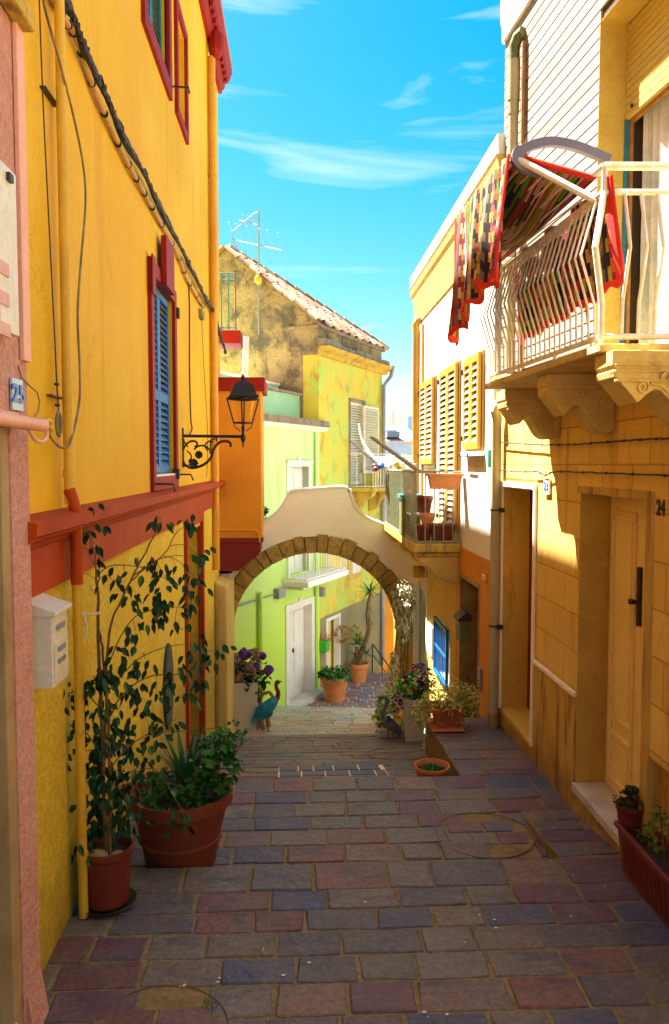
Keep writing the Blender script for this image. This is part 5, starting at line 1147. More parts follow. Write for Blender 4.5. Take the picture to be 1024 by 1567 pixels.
mb = MB(); a, b = RW.px(748, 715, .02); mb.tube([RW.P(a, b-.02, .02), RW.P(a-.01, b-.3, .02)], .006, 5); mb.box(RW, a-.02, a+.02, b, b+.18, .002, .03); tag(mb.build('cable_clip', m_tealp), 'short pale green cable end on the white wall', 'cable')

# ---------------------------------------------------------------- upper floor: siding, window
ua0 = -5.2; UE = 0.04
wj = RU.px(917, 150)[0]; wtop = RU.px(920, 33)[1]; wn0 = wj-1.5; BZ = .60
mb = MB(); wall(mb, RU, ua0, UE, ZS-.1, 9.5, [(wn0, wj, BZ+.005, wtop, .5)], 3, c=-.018); mb.build('upper_wall', M('siding joint', (.07, .045, .025), rough=.9, bump=0), nh)
mb = MB(); z = ZS+.02; pch = .094
while z < 5.6:
    z1_ = z+pch-.013
    if z1_ < wtop and z > BZ-.2: segs = [(ua0, wn0), (wj, UE+.004)]
    elif z < wtop < z1_: segs = [(ua0, wn0), (wj, UE+.004)]; 
    else: segs = [(ua0, UE+.004)]
    for s_, e_ in segs: mb.box(RU, s_, e_, z, z1_, -.018, .0)
    z += pch
mb.build('siding', m_side, nh, bev=.002)
mb = MB(); mb.box(RU, wj-.004, wj-.001, BZ, wtop, -.25, .004); mb.box(RU, wn0, wj-.004, wtop-.004, wtop-.001, -.25, .004); mb.build('window_reveal', m_reveal, nh)
sb = RU.px(953, 188, -.2)[1]
mb = MB(); z = sb
while z < wtop-.03: mb.box(RU, wn0, wj-.005, z+.004, min(z+.048, wtop-.005), -.22, -.2); z += .05
mb.box(RU, wn0, wj-.005, sb, wtop-.01, -.225, -.212)
rs = mb.build('roller_shutter', m_roll, nh, bev=.002)
MB().lathe(RU.P(wj-.1, sb+.06, -.195), [(0, -.01), (.012, -.01), (.012, .01), (0, .01)], 10).build('stopper', m_black, rs)
mb = MB(); frame(mb, RU, wn0, wj-.005, BZ, sb, .03, -.25, -.225, sill=False); mb.box(RU, wj-.62, wj-.60, BZ, sb, -.25, -.224); mb.build('window_frame', m_wood, nh, bev=.003)
mb = MB(); mb.box(RU, wj-.012, wj-.006, BZ, sb, -.224, -.19); mb.build('shutter_guide', m_teal, nh)
mb = MB(); n = 70; cols_ = [RU.P(wn0+(wj-.06-wn0)*i/n, 0, -.33+.02*sin(i*1.1)+.01*sin(i*2.7)) for i in range(n+1)]
for i in range(n): a, b = cols_[i], cols_[i+1]; mb.add([a+V((0, 0, BZ)), b+V((0, 0, BZ)), b+V((0, 0, sb+.3)), a+V((0, 0, sb+.3))], [(0, 1, 2, 3)])
mb.build('curtain', m_curt, nh, smooth='all')
# ledge of the next floor and the upper downpipe
lz, la = RU.px(773, 60, .03)[1], UE+.02
mb = MB(); mb.extr(RU, [(lz, 0), (lz, .03), (lz+.14, .035), (lz+.2, .05), (lz+.45, .045), (lz+.45, 0)], ua0, la); mb.build('upper_ledge', m_whitew, nh, bev=.01)
yu = RU.px(786, 150, .07)[0]; t = thing('downpipe', 'beige downpipe with a bent green top on the sided upper wall', 'downpipe', RU.P(yu, 1.0, .07), 'downpipes on the right side of the street')
zt = RU.px(790, 62, .07)[1]; mb = MB(); mb.tube([RU.P(yu, .7, .07), RU.P(yu, zt-.25, .07)], .045, 16); mb.tube([RU.P(yu, zt-.5, .07), RU.P(yu, zt-.15, .07)], .056, 16); mb.tube([RU.P(yu, zt-.62, .07), RU.P(yu, zt-.5, .07)], .05, 16); mb.build('pipe', m_gpipe, t, smooth=True)
mb = MB(); mb.tube([RU.P(yu, zt-.15, .07), RU.P(yu, zt-.03, .07), RU.P(yu-.04, zt+.04, .05), RU.P(yu-.1, zt+.05, .02)], .052, 12); mb.build('elbow', m_olive, t, smooth=True)
mb = MB(); mb.tube([RU.P(yu-.13, .7, .03), RU.P(yu-.13, zt-.05, .03)], .018, 8); mb.build('rusty_conduit', m_wood, t)
mb = MB(); mb.wbox(2.6, 8, -2, 7.6, 8.8, 9.5); mb.build('roof', m_whitew, nh)

# ---------------------------------------------------------------- near balcony
zs_ = .57
pA = onZ(741, 596, zs_); pB = onZ(918, 539, zs_)
ang = (pA-pB); nA = pA; nB = pB
bt = thing('stone_balcony', 'stone balcony on carved brackets with a bent white iron railing', 'balcony', (1.8, 5, .57))
mb = MB(); poly = [(nA.x, nA.y), (nB.x, nB.y), (2.4, nB.y-.04), (2.4, nA.y), ]
vs = [(x, y, z) for z in (zs_, zs_+.045) for x, y in poly]; mb.add(vs, [(0, 1, 2, 3), (4, 5, 6, 7), (0, 1, 5, 4), (1, 2, 6, 5), (2, 3, 7, 6), (3, 0, 4, 7)]); mb.build('slab', m_slab, bt, bev=.008)
prof = [(0, 0), (0, -.07), (.012, -.085), (.004, -.10), (.01, -.125), (.035, -.145), (.045, -.165), (.06, -.18), (.115, -.25), (.16, -.205), (.19, -.185), (.215, -.19), (.25, -.225), (.285, -.28), (.32, -.325), (.36, -.35), (.40, -.355), (.45, -.335)]
def bracket(Yn, thk, x0, x1):
    k = (x1-x0)/.45; pts = [(x0+a*k, zs_-.001+b*1.05) for a, b in prof]+[(x1, zs_-.001)]
    mb = MB(); mb.prism(FY(Yn), pts, -thk, 0)
    b = mb.build('bracket', m_slab, bt, bev=.006)
    mb = MB(); f = Yn-.004
    def spiral(cx, cz, r, turns, s=1): return [(cx+(r*(1-.8*i/30))*cos(s*2*pi*turns*i/30+2.4), f, cz+(r*(1-.8*i/30))*sin(s*2*pi*turns*i/30+2.4)) for i in range(31)]
    mb.tube(spiral(x0+.37*k, zs_-.235, .085, 1.9), .008, 6); mb.tube(spiral(x0+.135*k, zs_-.185, .038, 1.6, -1), .006, 6)
    mb.tube(smoothp([V((x0+a*k, f, zs_+b_*1.05+.022)) for a, b_ in [(.17, -.18), (.215, -.19), (.25, -.222), (.285, -.275), (.32, -.32), (.36, -.345), (.42, -.345)]], 4), .007, 6)
    for z in (-.07, -.10, -.145): mb.tube([(x0+.01, f+.0, zs_+z*1.05), (x1, f, zs_+z*1.05)], .007, 6)
    for i in range(5): mb.leaf((x0+(.22+.03*i)*k, f-.002, zs_-.15-.012*i), V((.3, -.2, 1)), V((0, -1, 0)), .05, .03, 0)
    mb.build('carving', m_slab, b, smooth=True)
bracket(5.9, .28, 1.575, 1.998); bracket(4.87, .2, 1.555, 1.998); bracket(3.86, .24, 1.565, 2.078)
# railing
e = (nA-nB).normalized(); nn = V((-e.y, e.x, 0)); nn = nn if nn.x < 0 else -nn     # outwards
cB = onZ(931, 509, .68); 
bC = V((nB.x+.045, nB.y+.10, 0)); bE = V((nA.x+.045, nA.y-.02, 0)); fE = V((2.3, bC.y-.03, 0))
e = (bE-bC).normalized(); nn = V((-e.y, e.x, 0)); nn = nn if nn.x < 0 else -nn
f2 = (fE-bC).normalized(); n2 = V((0, -1, 0))
zr0, zr1, zr2 = .665, 1.40, 1.53
mb = MB()
for z, r in ((zr0, .016), (zr1, .016), (zr2, .022)):
    mb.tube([bE+V((0, 0, z)), bC+V((0, 0, z))], r, 8); mb.tube([bC+V((0, 0, z)), fE+V((0, 0, z))], r, 8)
mb.tube([bE+V((0, 0, zr2)), V((2.05, bE.y, zr2))], .02, 8); mb.tube([bE+V((0, 0, zr0)), V((2.05, bE.y, zr0))], .016, 8)
mb.build('rails', m_wiron, bt, smooth=True)
def bal(p, n, w_=.0068, flat=False):
    prof_ = [(zr1, 0), (zr1-.30, .085), (zr1-.56, .005), (zr0, .0)]
    mb = MB(); P = [p+n*o+V((0, 0, z)) for z, o in prof_]; mb.tube(P, w_, 4 if flat else 6)
    return mb.build('baluster', m_wiron, bt)
Lb = (bE-bC).length; nb = 24
for i in range(1, nb+1): bal(bC+e*(Lb*i/nb), nn)
for i in range(1, 9): bal(bC+f2*(.085*i+.02), n2, .0095)
bal(bC, (nn+n2).normalized()*1.2, .017)
for p in (bC, bE, bC+e*Lb*.33, bC+e*Lb*.66, bC+f2*.5): MB().tube([p+V((0, 0, zs_+.045)), p+V((0, 0, zr0))], .014, 6).build('foot', m_wiron, bt)
for p in (bC, bE, bC+f2*.42): MB().tube([p+V((0, 0, zr1)), p+V((0, 0, zr2))], .016, 6).build('post', m_wiron, bt)

# ---------------------------------------------------------------- folding lounger over the rail, crochet blanket
lo_ = thing('folding_rack', 'grey and cream folding frame leaning out over the balcony rail', 'folding frame', bC+e*.6+V((0, 0, zr2)))
XO1 = 1.22
R0 = onX(789, 242, XO1); R1 = onX(703, 338, XO1)      # outer bar ends
I0 = onX(914, 308, 1.58); I1 = I0+(R1-R0)
I1 = V((1.52, R1.y, I0.z))
mb = MB(); mb.tube([R0, R1], .016, 8); mb.tube([R0, I0], .02, 8); mb.tube([I0, I1], .018, 8); mb.tube([R1, I1], .016, 8)
I2 = onX(745, 503, 1.55)
mb.build('cream_frame', m_wiron, lo_, smooth=True)
mb = MB()
for k in range(1, 8): a = R0+(I0-R0)*(k/8); b = R1+(I1-R1)*(k/8); mb.tube([a, b], .005, 5)
mb.build('wires', m_wiron, lo_)
aY = R0.y-.03
arcp = smoothp([onY(x, y, aY) for x, y in [(838, 262), (800, 248), (797, 232), (815, 221), (845, 215), (880, 221), (910, 232), (935, 243)]], 6)
mb = MB(); 
for i in range(len(arcp)-1):
    a, b = arcp[i], arcp[i+1]
    def wv(j): return .040 if j < 14 else .024
    def qd(p, j): t_ = (arcp[min(j+1, len(arcp)-1)]-arcp[max(j-1, 0)]).normalized(); s_ = V((-t_.z, 0, t_.x))*wv(j); return p-s_, p+s_
    a0, a1 = qd(a, i); b0, b1 = qd(b, i+1); o = V((0, .04, 0))
    mb.add([a0, a1, b1, b0, a0+o, a1+o, b1+o, b0+o], [(0, 1, 2, 3), (4, 5, 6, 7), (0, 3, 7, 4), (1, 2, 6, 5)]+([(0, 1, 5, 4)] if i == 0 else [])+([(3, 2, 6, 7)] if i == len(arcp)-2 else []))
mb.build('bent_leg', m_lounge, lo_, bev=.004)
# blanket: hangs outside, passes over the outer bar, sags over the wires and drops inside
mB, n, l, b = newm('crochet stripes')
at = n.new('ShaderNodeAttribute'); at.attribute_name = 'Col'; l.new(at.outputs['Color'], b.inputs['Base Color']); b.inputs['Roughness'].default_value = .95
bu = n.new('ShaderNodeBump'); bu.inputs['Strength'].default_value = .5; bu.inputs['Distance'].default_value = .006; vx = n.new('ShaderNodeTexVoronoi'); vx.inputs['Scale'].default_value = 110; l.new(vx.outputs['Distance'], bu.inputs['Height']); l.new(bu.outputs[0], b.inputs['Normal'])
CD = [(.02, .012, .03), (.02, .012, .03), (.012, .01, .012), (.30, .015, .015), (.02, .012, .04), (.25, .17, .02)]
CR = [(.50, .015, .015), (.62, .40, .20), (.66, .36, .26), (.02, .02, .03), (.6, .10, .02), (.50, .36, .03), (.55, .02, .02), (.45, .30, .03), (.62, .42, .35), (.09, .04, .25), (.12, .35, .03), (.60, .42, .05), (.35, .06, .04), (.18, .14, .10), (.45, .3, .05)]
def blanket_mesh(name, rows, parent, edge0=True, edge1=True, kc=8, kr=1, mode='cols'):
    # rows: list of polylines (across), coloured in long stripes across each row index
    mb = MB(); nr, nc = len(rows), len(rows[0]); vs = [p for r in rows for p in r]
    mb.add(vs, [(i*nc+j, i*nc+j+1, (i+1)*nc+j+1, (i+1)*nc+j) for i in range(nr-1) for j in range(nc-1)])
    o = mb.build(name, mB, parent, smooth='all', solid=.012); me = o.data
    ca = me.color_attributes.new('Col', 'FLOAT_COLOR', 'CORNER'); rnd = random.Random(12)
    tab = {}
    for pi_, p in enumerate(me.polygons):
        i, j = divmod(pi_, nc-1)
        if (edge1 and i >= nr-5) or (edge0 and i < 1) or j == 0 or j >= nc-3: c = (.72, .03, .012)
        else:
            if mode == 'rows': jj = i//2; ii = (j+(jj % 3)*4)//kc
            else: jj = j//kr; ii = (i+(jj % 2)*(kc//2))//kc
            if jj not in tab:
                q1 = rnd.choice(CR); q2 = rnd.choice(CD) if rnd.random() < (.55 if jj < nc*.6 else .95) else tuple(x*.75 for x in q1); tab[jj] = (q1, q2)
            c = tab[jj][ii % 2]
        for li in p.loop_indices: ca.data[li].color = (c[0], c[1], c[2], 1)
    return o
bk = thing('crochet_blanket', 'multicoloured crochet blanket with a red scalloped edge hung over the frame', 'blanket', R0+V((0, .5, -.7)))
ncol = 74; nrow = 92; rows = []
h0, h1 = .735, .92                                # hanging length near / far
for i in range(nrow+1):
    r = []; s = i/nrow
    for j in range(ncol+1):
        u = j/ncol; top_ = R1+(R0-R1)*u           # far -> near
        L = .66+.30*(1-u) if u < .72 else (.72+ (u-.72)*.15)
        L = (.95-.30*min(u/.72, 1)) + (.03 if u > .74 else 0)
        wv = .055*sin(u*23+s*1.2+.6*sin(u*9))*(.15+s)+.012*sin(u*60)
        out = -.03-.035*s+wv*.9
        r.append(top_+V((out, wv*.4, .022-L*s + (.016*sin(j*.9) if i >= nrow-1 else 0))))
    rows.append(r)
blanket_mesh('hanging_side', rows, bk, edge0=False)
rows = []
for i in range(71):
    s = i/70; r = []
    for j in range(ncol+1):
        u = j/ncol; a = R1+(R0-R1)*u; b_ = I1+(I0-I1)*u
        # sags toward the middle of its width
        p = a+(b_-a)*s; sag = .30*sin(pi*min(1, max(0, u)))*sin(pi*s)**.8*.55
        p = p+V((0, 0, .025+.10*s-sag*(.35+.65*sin(pi*u))))
        r.append(p)
    rows.append(r)
blanket_mesh('top_side', rows, bk, edge0=False, edge1=False, kc=16, mode='rows')
rows = []
for i in range(61):
    s = i/60; r = []
    for j in range(61):
        u = j/60; a = I1+(I0-I1)*(.12+.95*u); wv = .025*sin(u*24+s*2)
        r.append(a+V((.04+.05*s+wv, wv*.5, .09-(.60-.06*u)*s+(.014*sin(j*1.6) if i == 60 else 0))))
    rows.append(r)
blanket_mesh('inner_side', rows, bk, edge0=False)
mb = MB()
for j in range(0, ncol*2): u = j/(ncol*2); 
# toys pinned beneath
mb = MB(); rnd = random.Random(15)

# ================================================================ PLANTS AND POTS
rnd = random.Random(21)
def scatter(mb, c, r, n, L, W, sc=(1, 1, 1), droop=.3, updir=.3, shell=False):
    c = V(c)
    for _ in range(n):
        while True:
            d = V((rnd.uniform(-1, 1), rnd.uniform(-1, 1), rnd.uniform(-1, 1)))
            if .05 < d.length <= 1: break
        if shell: d = d.normalized()*rnd.uniform(.75, 1)
        p = c+V((d.x*sc[0], d.y*sc[1], d.z*sc[2]))*r
        dr = (d.normalized()*.6+V((rnd.uniform(-.9, .9), rnd.uniform(-.9, .9), rnd.uniform(-.8, .6)+updir)))
        mb.leaf(p, dr, V((rnd.uniform(-.5, .5), rnd.uniform(-.5, .5), 1)), L*rnd.uniform(.7, 1.2), W*rnd.uniform(.8, 1.2), droop)
    return mb
# ---- fig in a small pot
pc = onZ(165, 1392, Z1); pc = V((pc.x, 4.18, Z1+.012)); pc.x = onY(165, 1392, 4.18).x
fg = pot(pc+V((0, 0, .022)), .142, .315, m_plast, 'potted_fig', 'tall weeping fig in a small red brown pot by the yellow wall', 'potted plant', taper=.8, rim=.04)
MB().lathe(pc, [(.12, 0), (.155, .03), (.15, .032), (.11, .01), (0, .01)], 28).build('saucer', m_black, fg, smooth=True)
mb = MB()
for x, y, r in ((148, 1312, .055), (180, 1312, .045), (165, 1318, .04)): mb.ball(onY(x, y, 4.15+rnd.uniform(-.03, .03)), r, 10, 7, (1.15, 1, .75))
mb.build('stones', m_rock, fg, smooth='all')
YF = 4.18
stems = []
def stem(pts, r0, r1, yo=0, yt=0):
    P = [onY(x, y, YF+yo+(yt-yo)*i/max(1, len(pts)-1)) for i, (x, y) in enumerate(pts)]; P = smoothp(P, 5)
    P = [p+V((rnd.uniform(-.004, .004), rnd.uniform(-.004, .004), 0)) for p in P]
    stems.append(P); return P, [r0+(r1-r0)*i/(len(P)-1) for i in range(len(P))]
mbs = MB()
for pts, r0, r1, yo, yt in [
    ([(165, 1325), (160, 1230), (157, 1120), (152, 1020), (150, 920), (147, 880)], .012, .007, 0, 0),
    ([(168, 1325), (168, 1220), (166, 1110), (163, 1010), (172, 950), (200, 890), (235, 820), (245, 800)], .011, .003, 0, -.05),
    ([(160, 1325), (158, 1200), (163, 1090), (158, 1000), (150, 960)], .009, .006, .02, .03),
    ([(147, 880), (146, 850), (140, 835), (132, 800), (128, 780)], .005, .002, 0, 0),
    ([(150, 895), (155, 875), (175, 865), (215, 868), (240, 880), (262, 890)], .004, .0015, 0, .1),
    ([(147, 870), (135, 845), (118, 822), (92, 822)], .003, .0015, 0, -.1),
    ([(200, 890), (235, 860), (270, 850), (300, 855)], .004, .0015, -.03, .2),
    ([(205, 880), (250, 850), (270, 815), (290, 802)], .004, .0015, -.03, .15),
    ([(166, 1100), (190, 1060), (230, 1035), (280, 1030), (305, 1000), (335, 995)], .005, .0015, 0, .1),
    ([(164, 1060), (210, 1010), (255, 990), (300, 985)], .004, .0015, 0, .2),
    ([(163, 1020), (200, 950), (250, 930), (290, 930)], .004, .0015, 0, .1),
    ([(160, 1090), (130, 1060), (100, 1062), (80, 1068)], .004, .0015, 0, -.05),
    ([(160, 1160), (120, 1110), (95, 1125), (82, 1165), (90, 1205)], .004, .0015, 0, -.1),
    ([(166, 1180), (200, 1140), (250, 1110), (270, 1100)], .004, .0015, 0, 0),
    ([(166, 1250), (200, 1190), (240, 1180), (280, 1245)], .004, .0015, 0, -.15),
    ([(160, 1250), (135, 1200), (125, 1170)], .004, .0015, 0, 0),
    ([(166, 1230), (190, 1200), (215, 1215), (210, 1270)], .004, .0015, 0, -.1),
    ([(160, 1200), (145, 1150), (105, 1155)], .004, .0015, 0, .05)]:
    P, R_ = stem(pts, r0, r1, yo, yt); mbs.tube(P, R_, 6)
allp = [p for P in stems for p in P]
mbl = MB()
CL = [(125, 780, 8), (112, 822, 9), (142, 815, 9), (150, 850, 5), (115, 885, 4), (190, 880, 3), (245, 797, 5), (290, 802, 7), (303, 850, 8), (232, 862, 7), (208, 862, 3), (175, 890, 5), (202, 915, 10), (245, 920, 14), (252, 885, 10), (236, 945, 9), (268, 950, 5), (302, 905, 7), (288, 930, 4), (305, 980, 7), (298, 1010, 8), (330, 996, 6), (272, 1030, 10), (222, 1008, 7), (182, 1000, 10), (165, 1035, 22), (142, 1045, 14), (110, 1066, 14), (88, 1072, 9), (200, 1055, 14), (240, 1060, 10), (130, 1110, 18), (95, 1122, 12), (84, 1168, 9), (92, 1202, 6), (104, 1140, 8), (160, 1130, 24), (200, 1140, 14), (232, 1130, 10), (150, 1180, 26), (175, 1185, 22), (192, 1215, 14), (150, 1235, 26), (172, 1262, 22), (140, 1275, 16), (207, 1250, 9), (216, 1172, 12), (262, 1110, 7), (236, 1190, 8), (277, 1243, 6), (128, 1300, 7), (160, 1080, 16), (150, 1150, 16), (170, 1210, 16), (150, 1255, 14), (185, 1240, 12), (135, 1220, 10), (300, 885, 6), (310, 1040, 6), (292, 1065, 6), (208, 965, 5), (270, 870, 5), (215, 1090, 10), (180, 1110, 12)]
for (x, y, n_) in CL:
    c = onY(x, y, YF+rnd.uniform(-.12, .12)); near = min(allp, key=lambda p: (p-c).length)
    if (near-c).length > .03: mbs.tube(smoothp([near, (near+c)/2+V((0, 0, .03)), c], 3), .0016, 4)
    for _ in range(int(n_*1.25)):
        o = V((rnd.gauss(0, .035), rnd.gauss(0, .045), rnd.gauss(0, .030))); p = c+o
        d = V((o.x*8+rnd.uniform(-.5, .5), o.y*4+rnd.uniform(-.5, .5), -1.0+rnd.uniform(-.3, .6)))
        mbl.leaf(p, d, V((rnd.uniform(-1, 1), -1+rnd.uniform(-.5, .5), rnd.uniform(-.2, .8))), rnd.uniform(.042, .072), rnd.uniform(.024, .036), .1)
mbs.build('stems', m_bark, fg, smooth=True); mbl.build('leaves', m_fig, fg)
mb = MB(); q = [onY(x, y, YF-.05) for x, y in [(116, 945), (128, 940), (140, 941), (154, 937)]]; mb.tube(smoothp(q, 4), .007, 6); mb.tube(smoothp([onY(x, y, YF-.06) for x, y in [(122, 930), (128, 942), (132, 958), (131, 975)]], 4), [.006]*12+[.012], 6); mb.build('tie', m_rope, fg, smooth=True)
# ---- big terracotta pot
bc = onY(277, 1290, 4.84); bc = V((bc.x, 4.84, Z2+.008))
bp_ = pot(bc, .325, .48, M('dark terracotta', (.19, .036, .012), (.15, .025, .01), sc=3, rough=.7, bump=.3, bsc=30, stain=(.30, .12, .06), stamt=.4, stthr=.56, stsc=(5, 5, 5)), 'large_planter', 'large terracotta pot with agave and ivy on the second terrace', 'potted plant', taper=.66, rim=.075, band=.38, seg=48)
zrim = bc.z+.46
mb = MB(); ac_ = onY(283, 1188, 4.8)
for k in range(20):
    a = rnd.uniform(0, 2*pi); up_ = rnd.uniform(1.0, 3.2); mb.blade(ac_+V((0, 0, -.06)), V((cos(a), sin(a)*.7, up_)), rnd.uniform(.30, .46), .055, rnd.uniform(.02, .22))
mb.build('agave', m_agave, bp_, smooth='all')
mb = MB()
for (x, y, n_, r) in [(330, 1150, 60, .10), (345, 1175, 50, .08), (312, 1165, 24, .07), (320, 1195, 50, .10), (248, 1195, 26, .07), (285, 1205, 45, .10), (235, 1205, 20, .07), (350, 1150, 20, .05), (340, 1130, 14, .05), (345, 1200, 20, .06), (318, 1130, 10, .05)]:
    scatter(mb, onY(x, y, 4.78+rnd.uniform(-.1, .15)), r, n_, .06, .05, droop=.2)
scatter(mb, (bc.x, bc.y, zrim-.02), .28, 120, .06, .045, sc=(1, 1, .35))
mb.build('ivy', m_ivy, bp_)
mb = MB()
for pts in ([(225, 1215), (235, 1200), (262, 1200), (285, 1205)], [(228, 1235), (240, 1232), (262, 1245), (280, 1255)], [(330, 1180), (352, 1170), (372, 1130)], [(250, 1120), (300, 1118), (340, 1112)]): mb.tube(smoothp([onY(x, y, 4.55) for x, y in pts], 5), .0025, 5)
mb.build('runners', m_bark, bp_)
mb = MB(); 
for (x, y) in [(228, 1222), (262, 1205), (285, 1212), (280, 1262), (262, 1248), (235, 1262), (300, 1225), (372, 1128), (378, 1122)]: scatter(mb, onY(x, y, 4.53), .025, 3, .05, .035)
mb.build('trailing_leaves', m_ivy, bp_)
# low wild plants by the pier
mb = MB()
for (x, y, Y, n_) in [(345, 1128, 9.0, 30), (360, 1120, 9.1, 16), (335, 1140, 8.6, 30), (352, 1142, 8.4, 20)]: scatter(mb, onY(x, y, Y), .13, n_, .07, .05)
o = mb.build('ground_ivy', m_ivy); tag(o, 'patch of low green ivy at the foot of the cream pier', 'plant')
mb = MB(); c = onZ(320, 1545, Z1); 
for k in range(26): a = rnd.uniform(0, 2*pi); mb.blade(c+V((rnd.uniform(-.03, .03), rnd.uniform(-.03, .03), 0)), V((cos(a), sin(a), rnd.uniform(.5, 2))), rnd.uniform(.03, .06), .006, .2)
tag(mb.build('weed', m_ivy), 'small weed tuft growing at the edge of the front manhole cover', 'weed')
# ---- right planter box with a pot inside
PB = Fr((0, 0, 0), (0, 1, 0), (-1, 0, 0)); 
r0 = onX(944, 1257, 1.875); py1 = r0.y; pz1 = r0.z
planter(PB, 3.75, py1, -2.065, -1.875, Z1+.012, pz1, m_plast, 'planter_box', 'long ribbed red brown planter box at the foot of the stone wall', 'planter box')
qc = onX(985, 1250, 2.0); qy = qc.y
pt = pot((1.955, 4.40, pz1-.045), .092, .16, m_plast, 'potted_succulent', 'round pot of dark succulents standing in the long planter box', 'potted plant', taper=.8, rim=.03, seg=28)
mb = MB()
for k in range(110):
    a = rnd.uniform(0, 2*pi); r = rnd.uniform(0, .105); c = V((1.955+r*cos(a), 4.40+r*sin(a), pz1+.115+.09*(1-(r/.11)**2)*rnd.uniform(.4, 1)))
    for m in range(7): b_ = rnd.uniform(0, 2*pi); mb.leaf(c, V((cos(b_), sin(b_), .8)), V((0, 0, 1)), .022, .014, 0)
mb.build('rosettes', m_succ, pt)
mb = MB(); mst = MB()
for (x, y) in [(985, 1272), (1000, 1262), (1012, 1250), (1005, 1290), (1018, 1270), (992, 1285), (1010, 1238), (1022, 1255)]:
    c = onX(x, y, 1.96); mst.tube([V((1.98, c.y-.02, pz1-.04)), c], .003, 5); scatter(mb, c, .03, 9, .034, .028, droop=.1)
tt = thing('jade_plant', 'small bright green leafy plant growing in the long planter box', 'plant', (1.98, 4.1, pz1-.04)); mst.build('stems', m_bark, tt); mb.build('leaves', leafm('bright leaves', [(.10, .22, .02), (.2, .34, .04), (.06, .14, .015), (.3, .3, .06)]), tt)
# ---- square terracotta pot with foliage on the landing
sc_ = onY(680, 1122, 7.5); lzf = Z2-(7.5-T2)*.055+.01
tp_ = planter(FY(7.5), sc_.x-.13, sc_.x+.15, -.14, .14, lzf+.035, lzf+.225, m_terra, 'potted_bush', 'square terracotta pot with a wide yellow green bush on the side landing', 'potted plant', flare=.045, ribs=False)
MB().box(FY(7.5), sc_.x-.15, sc_.x+.17, lzf+.012, lzf+.034, -.16, .16).build('saucer', m_terra2, tp_, bev=.006)
mb = MB(); ms_ = MB(); base = V((sc_.x, 7.5, lzf+.2))
for (x, y, r, n_) in [(660, 1075, .11, 150), (640, 1085, .09, 90), (690, 1075, .11, 130), (715, 1065, .12, 170), (700, 1055, .10, 120), (680, 1060, .09, 110), (725, 1085, .07, 60), (650, 1100, .06, 45), (668, 1090, .08, 80), (705, 1090, .08, 60), (640, 1110, .04, 25), (655, 1125, .03, 10)]:
    c = onY(x, y, 7.5+rnd.uniform(-.12, .12)); scatter(mb, c, r, n_, .045, .022, droop=.5); ms_.tube([base, (base+c)/2+V((0, 0, .05)), c], .004, 5)
mb.build('foliage', m_tan, tp_); ms_.build('stems', m_wood, tp_)
mb = MB()
scatter(mb, onY(680, 1092, 7.42), .10, 50, .05, .02, sc=(1.3, 1, .7)); mb.build('dry_leaves', leafm('dry pink leaves', [(.35, .12, .08), (.28, .16, .08), (.4, .2, .14)]), tp_)
# ---- low bowl
bwc = onY(662, 1195, 6.36); bw = V((bwc.x, 6.40, zs(6.4)+.03))
tb = pot(bw, .15, .145, m_terra2, 'terracotta_bowl', 'low terracotta bowl of sparse green seedlings at the terrace edge', 'potted plant', taper=.78, rim=.03, seg=36)
mb = MB()
for k in range(34): a = rnd.uniform(0, 2*pi); r = rnd.uniform(0, .11); mb.leaf((bw.x+r*cos(a), bw.y+r*sin(a), bw.z+.11), V((rnd.uniform(-1, 1), rnd.uniform(-1, 1), 1)), V((0, 0, 1)), .05, .022, .1)
mb.build('seedlings', m_ivy, tb)
# ---- tall white tapered planters
def tall_planter(c, wt_, wb_, h, label, group):
    t = thing('tall_planter', label, 'planter', c, group); mb = MB(); c = V(c)
    sq_ = lambda w_, z: [c+V((x*w_, y*w_, z)) for x, y in ((-.5, -.5), (.5, -.5), (.5, .5), (-.5, .5))]
    vs = sq_(wb_, 0)+sq_(wt_, h)+sq_(wt_-.03, h)+sq_(wt_-.04, h-.06)
    fs = [(0, 1, 2, 3), (12, 13, 14, 15)]
    for k in (0, 4, 8): fs += [(k+i, k+(i+1) % 4, k+4+(i+1) % 4, k+4+i) for i in range(4)]
    mb.add(vs, fs); mb.build('pot', M('matt white planter', (.62, .60, .52), (.56, .54, .46), sc=3, rough=.5, bump=.02), t, bev=.006); return t
hy = 12.75; hc = onY(373, 1125, hy); hzt = onY(373, 1040, hy).z
th_ = tall_planter((hc.x, hy, gz(hy)+.01), .50, .40, hzt-gz(hy), 'tall pale planter full of violet and faded hydrangeas by the arch', 'tall white planters')
mb = MB(); mst = MB(); hb = V((hc.x, hy, hzt))
for (x, y, r, n_) in [(370, 1035, .22, 60), (392, 1045, .16, 36), (355, 1030, .18, 40), (400, 1020, .10, 14), (385, 1060, .10, 16), (350, 1060, .1, 14), (404, 1040, .07, 10)]: scatter(mb, onY(x, y, hy+rnd.uniform(-.15, .1)), r, n_, .13, .10, droop=.3)
mb.build('leaves', m_fig, th_)
for (x, y, r, c) in [(374, 1001, .095, m_petp), (390, 1001, .10, m_petb), (402, 1004, .055, m_petp), (384, 1022, .11, m_petb), (411, 1025, .075, m_petp), (363, 1008, .09, m_petb), (364, 1035, .10, m_petb), (392, 1020, .06, m_petp)]:
    c3_ = onY(x, y, hy-.18); mb = MB(); mb.petals(c3_, r, 200, .045, .042, rnd); mb.build('flower_head', c, th_); mst.tube([hb, (hb+c3_)/2+V((0, 0, .05)), c3_], .008, 5)
mst.build('stems', m_bark, th_)
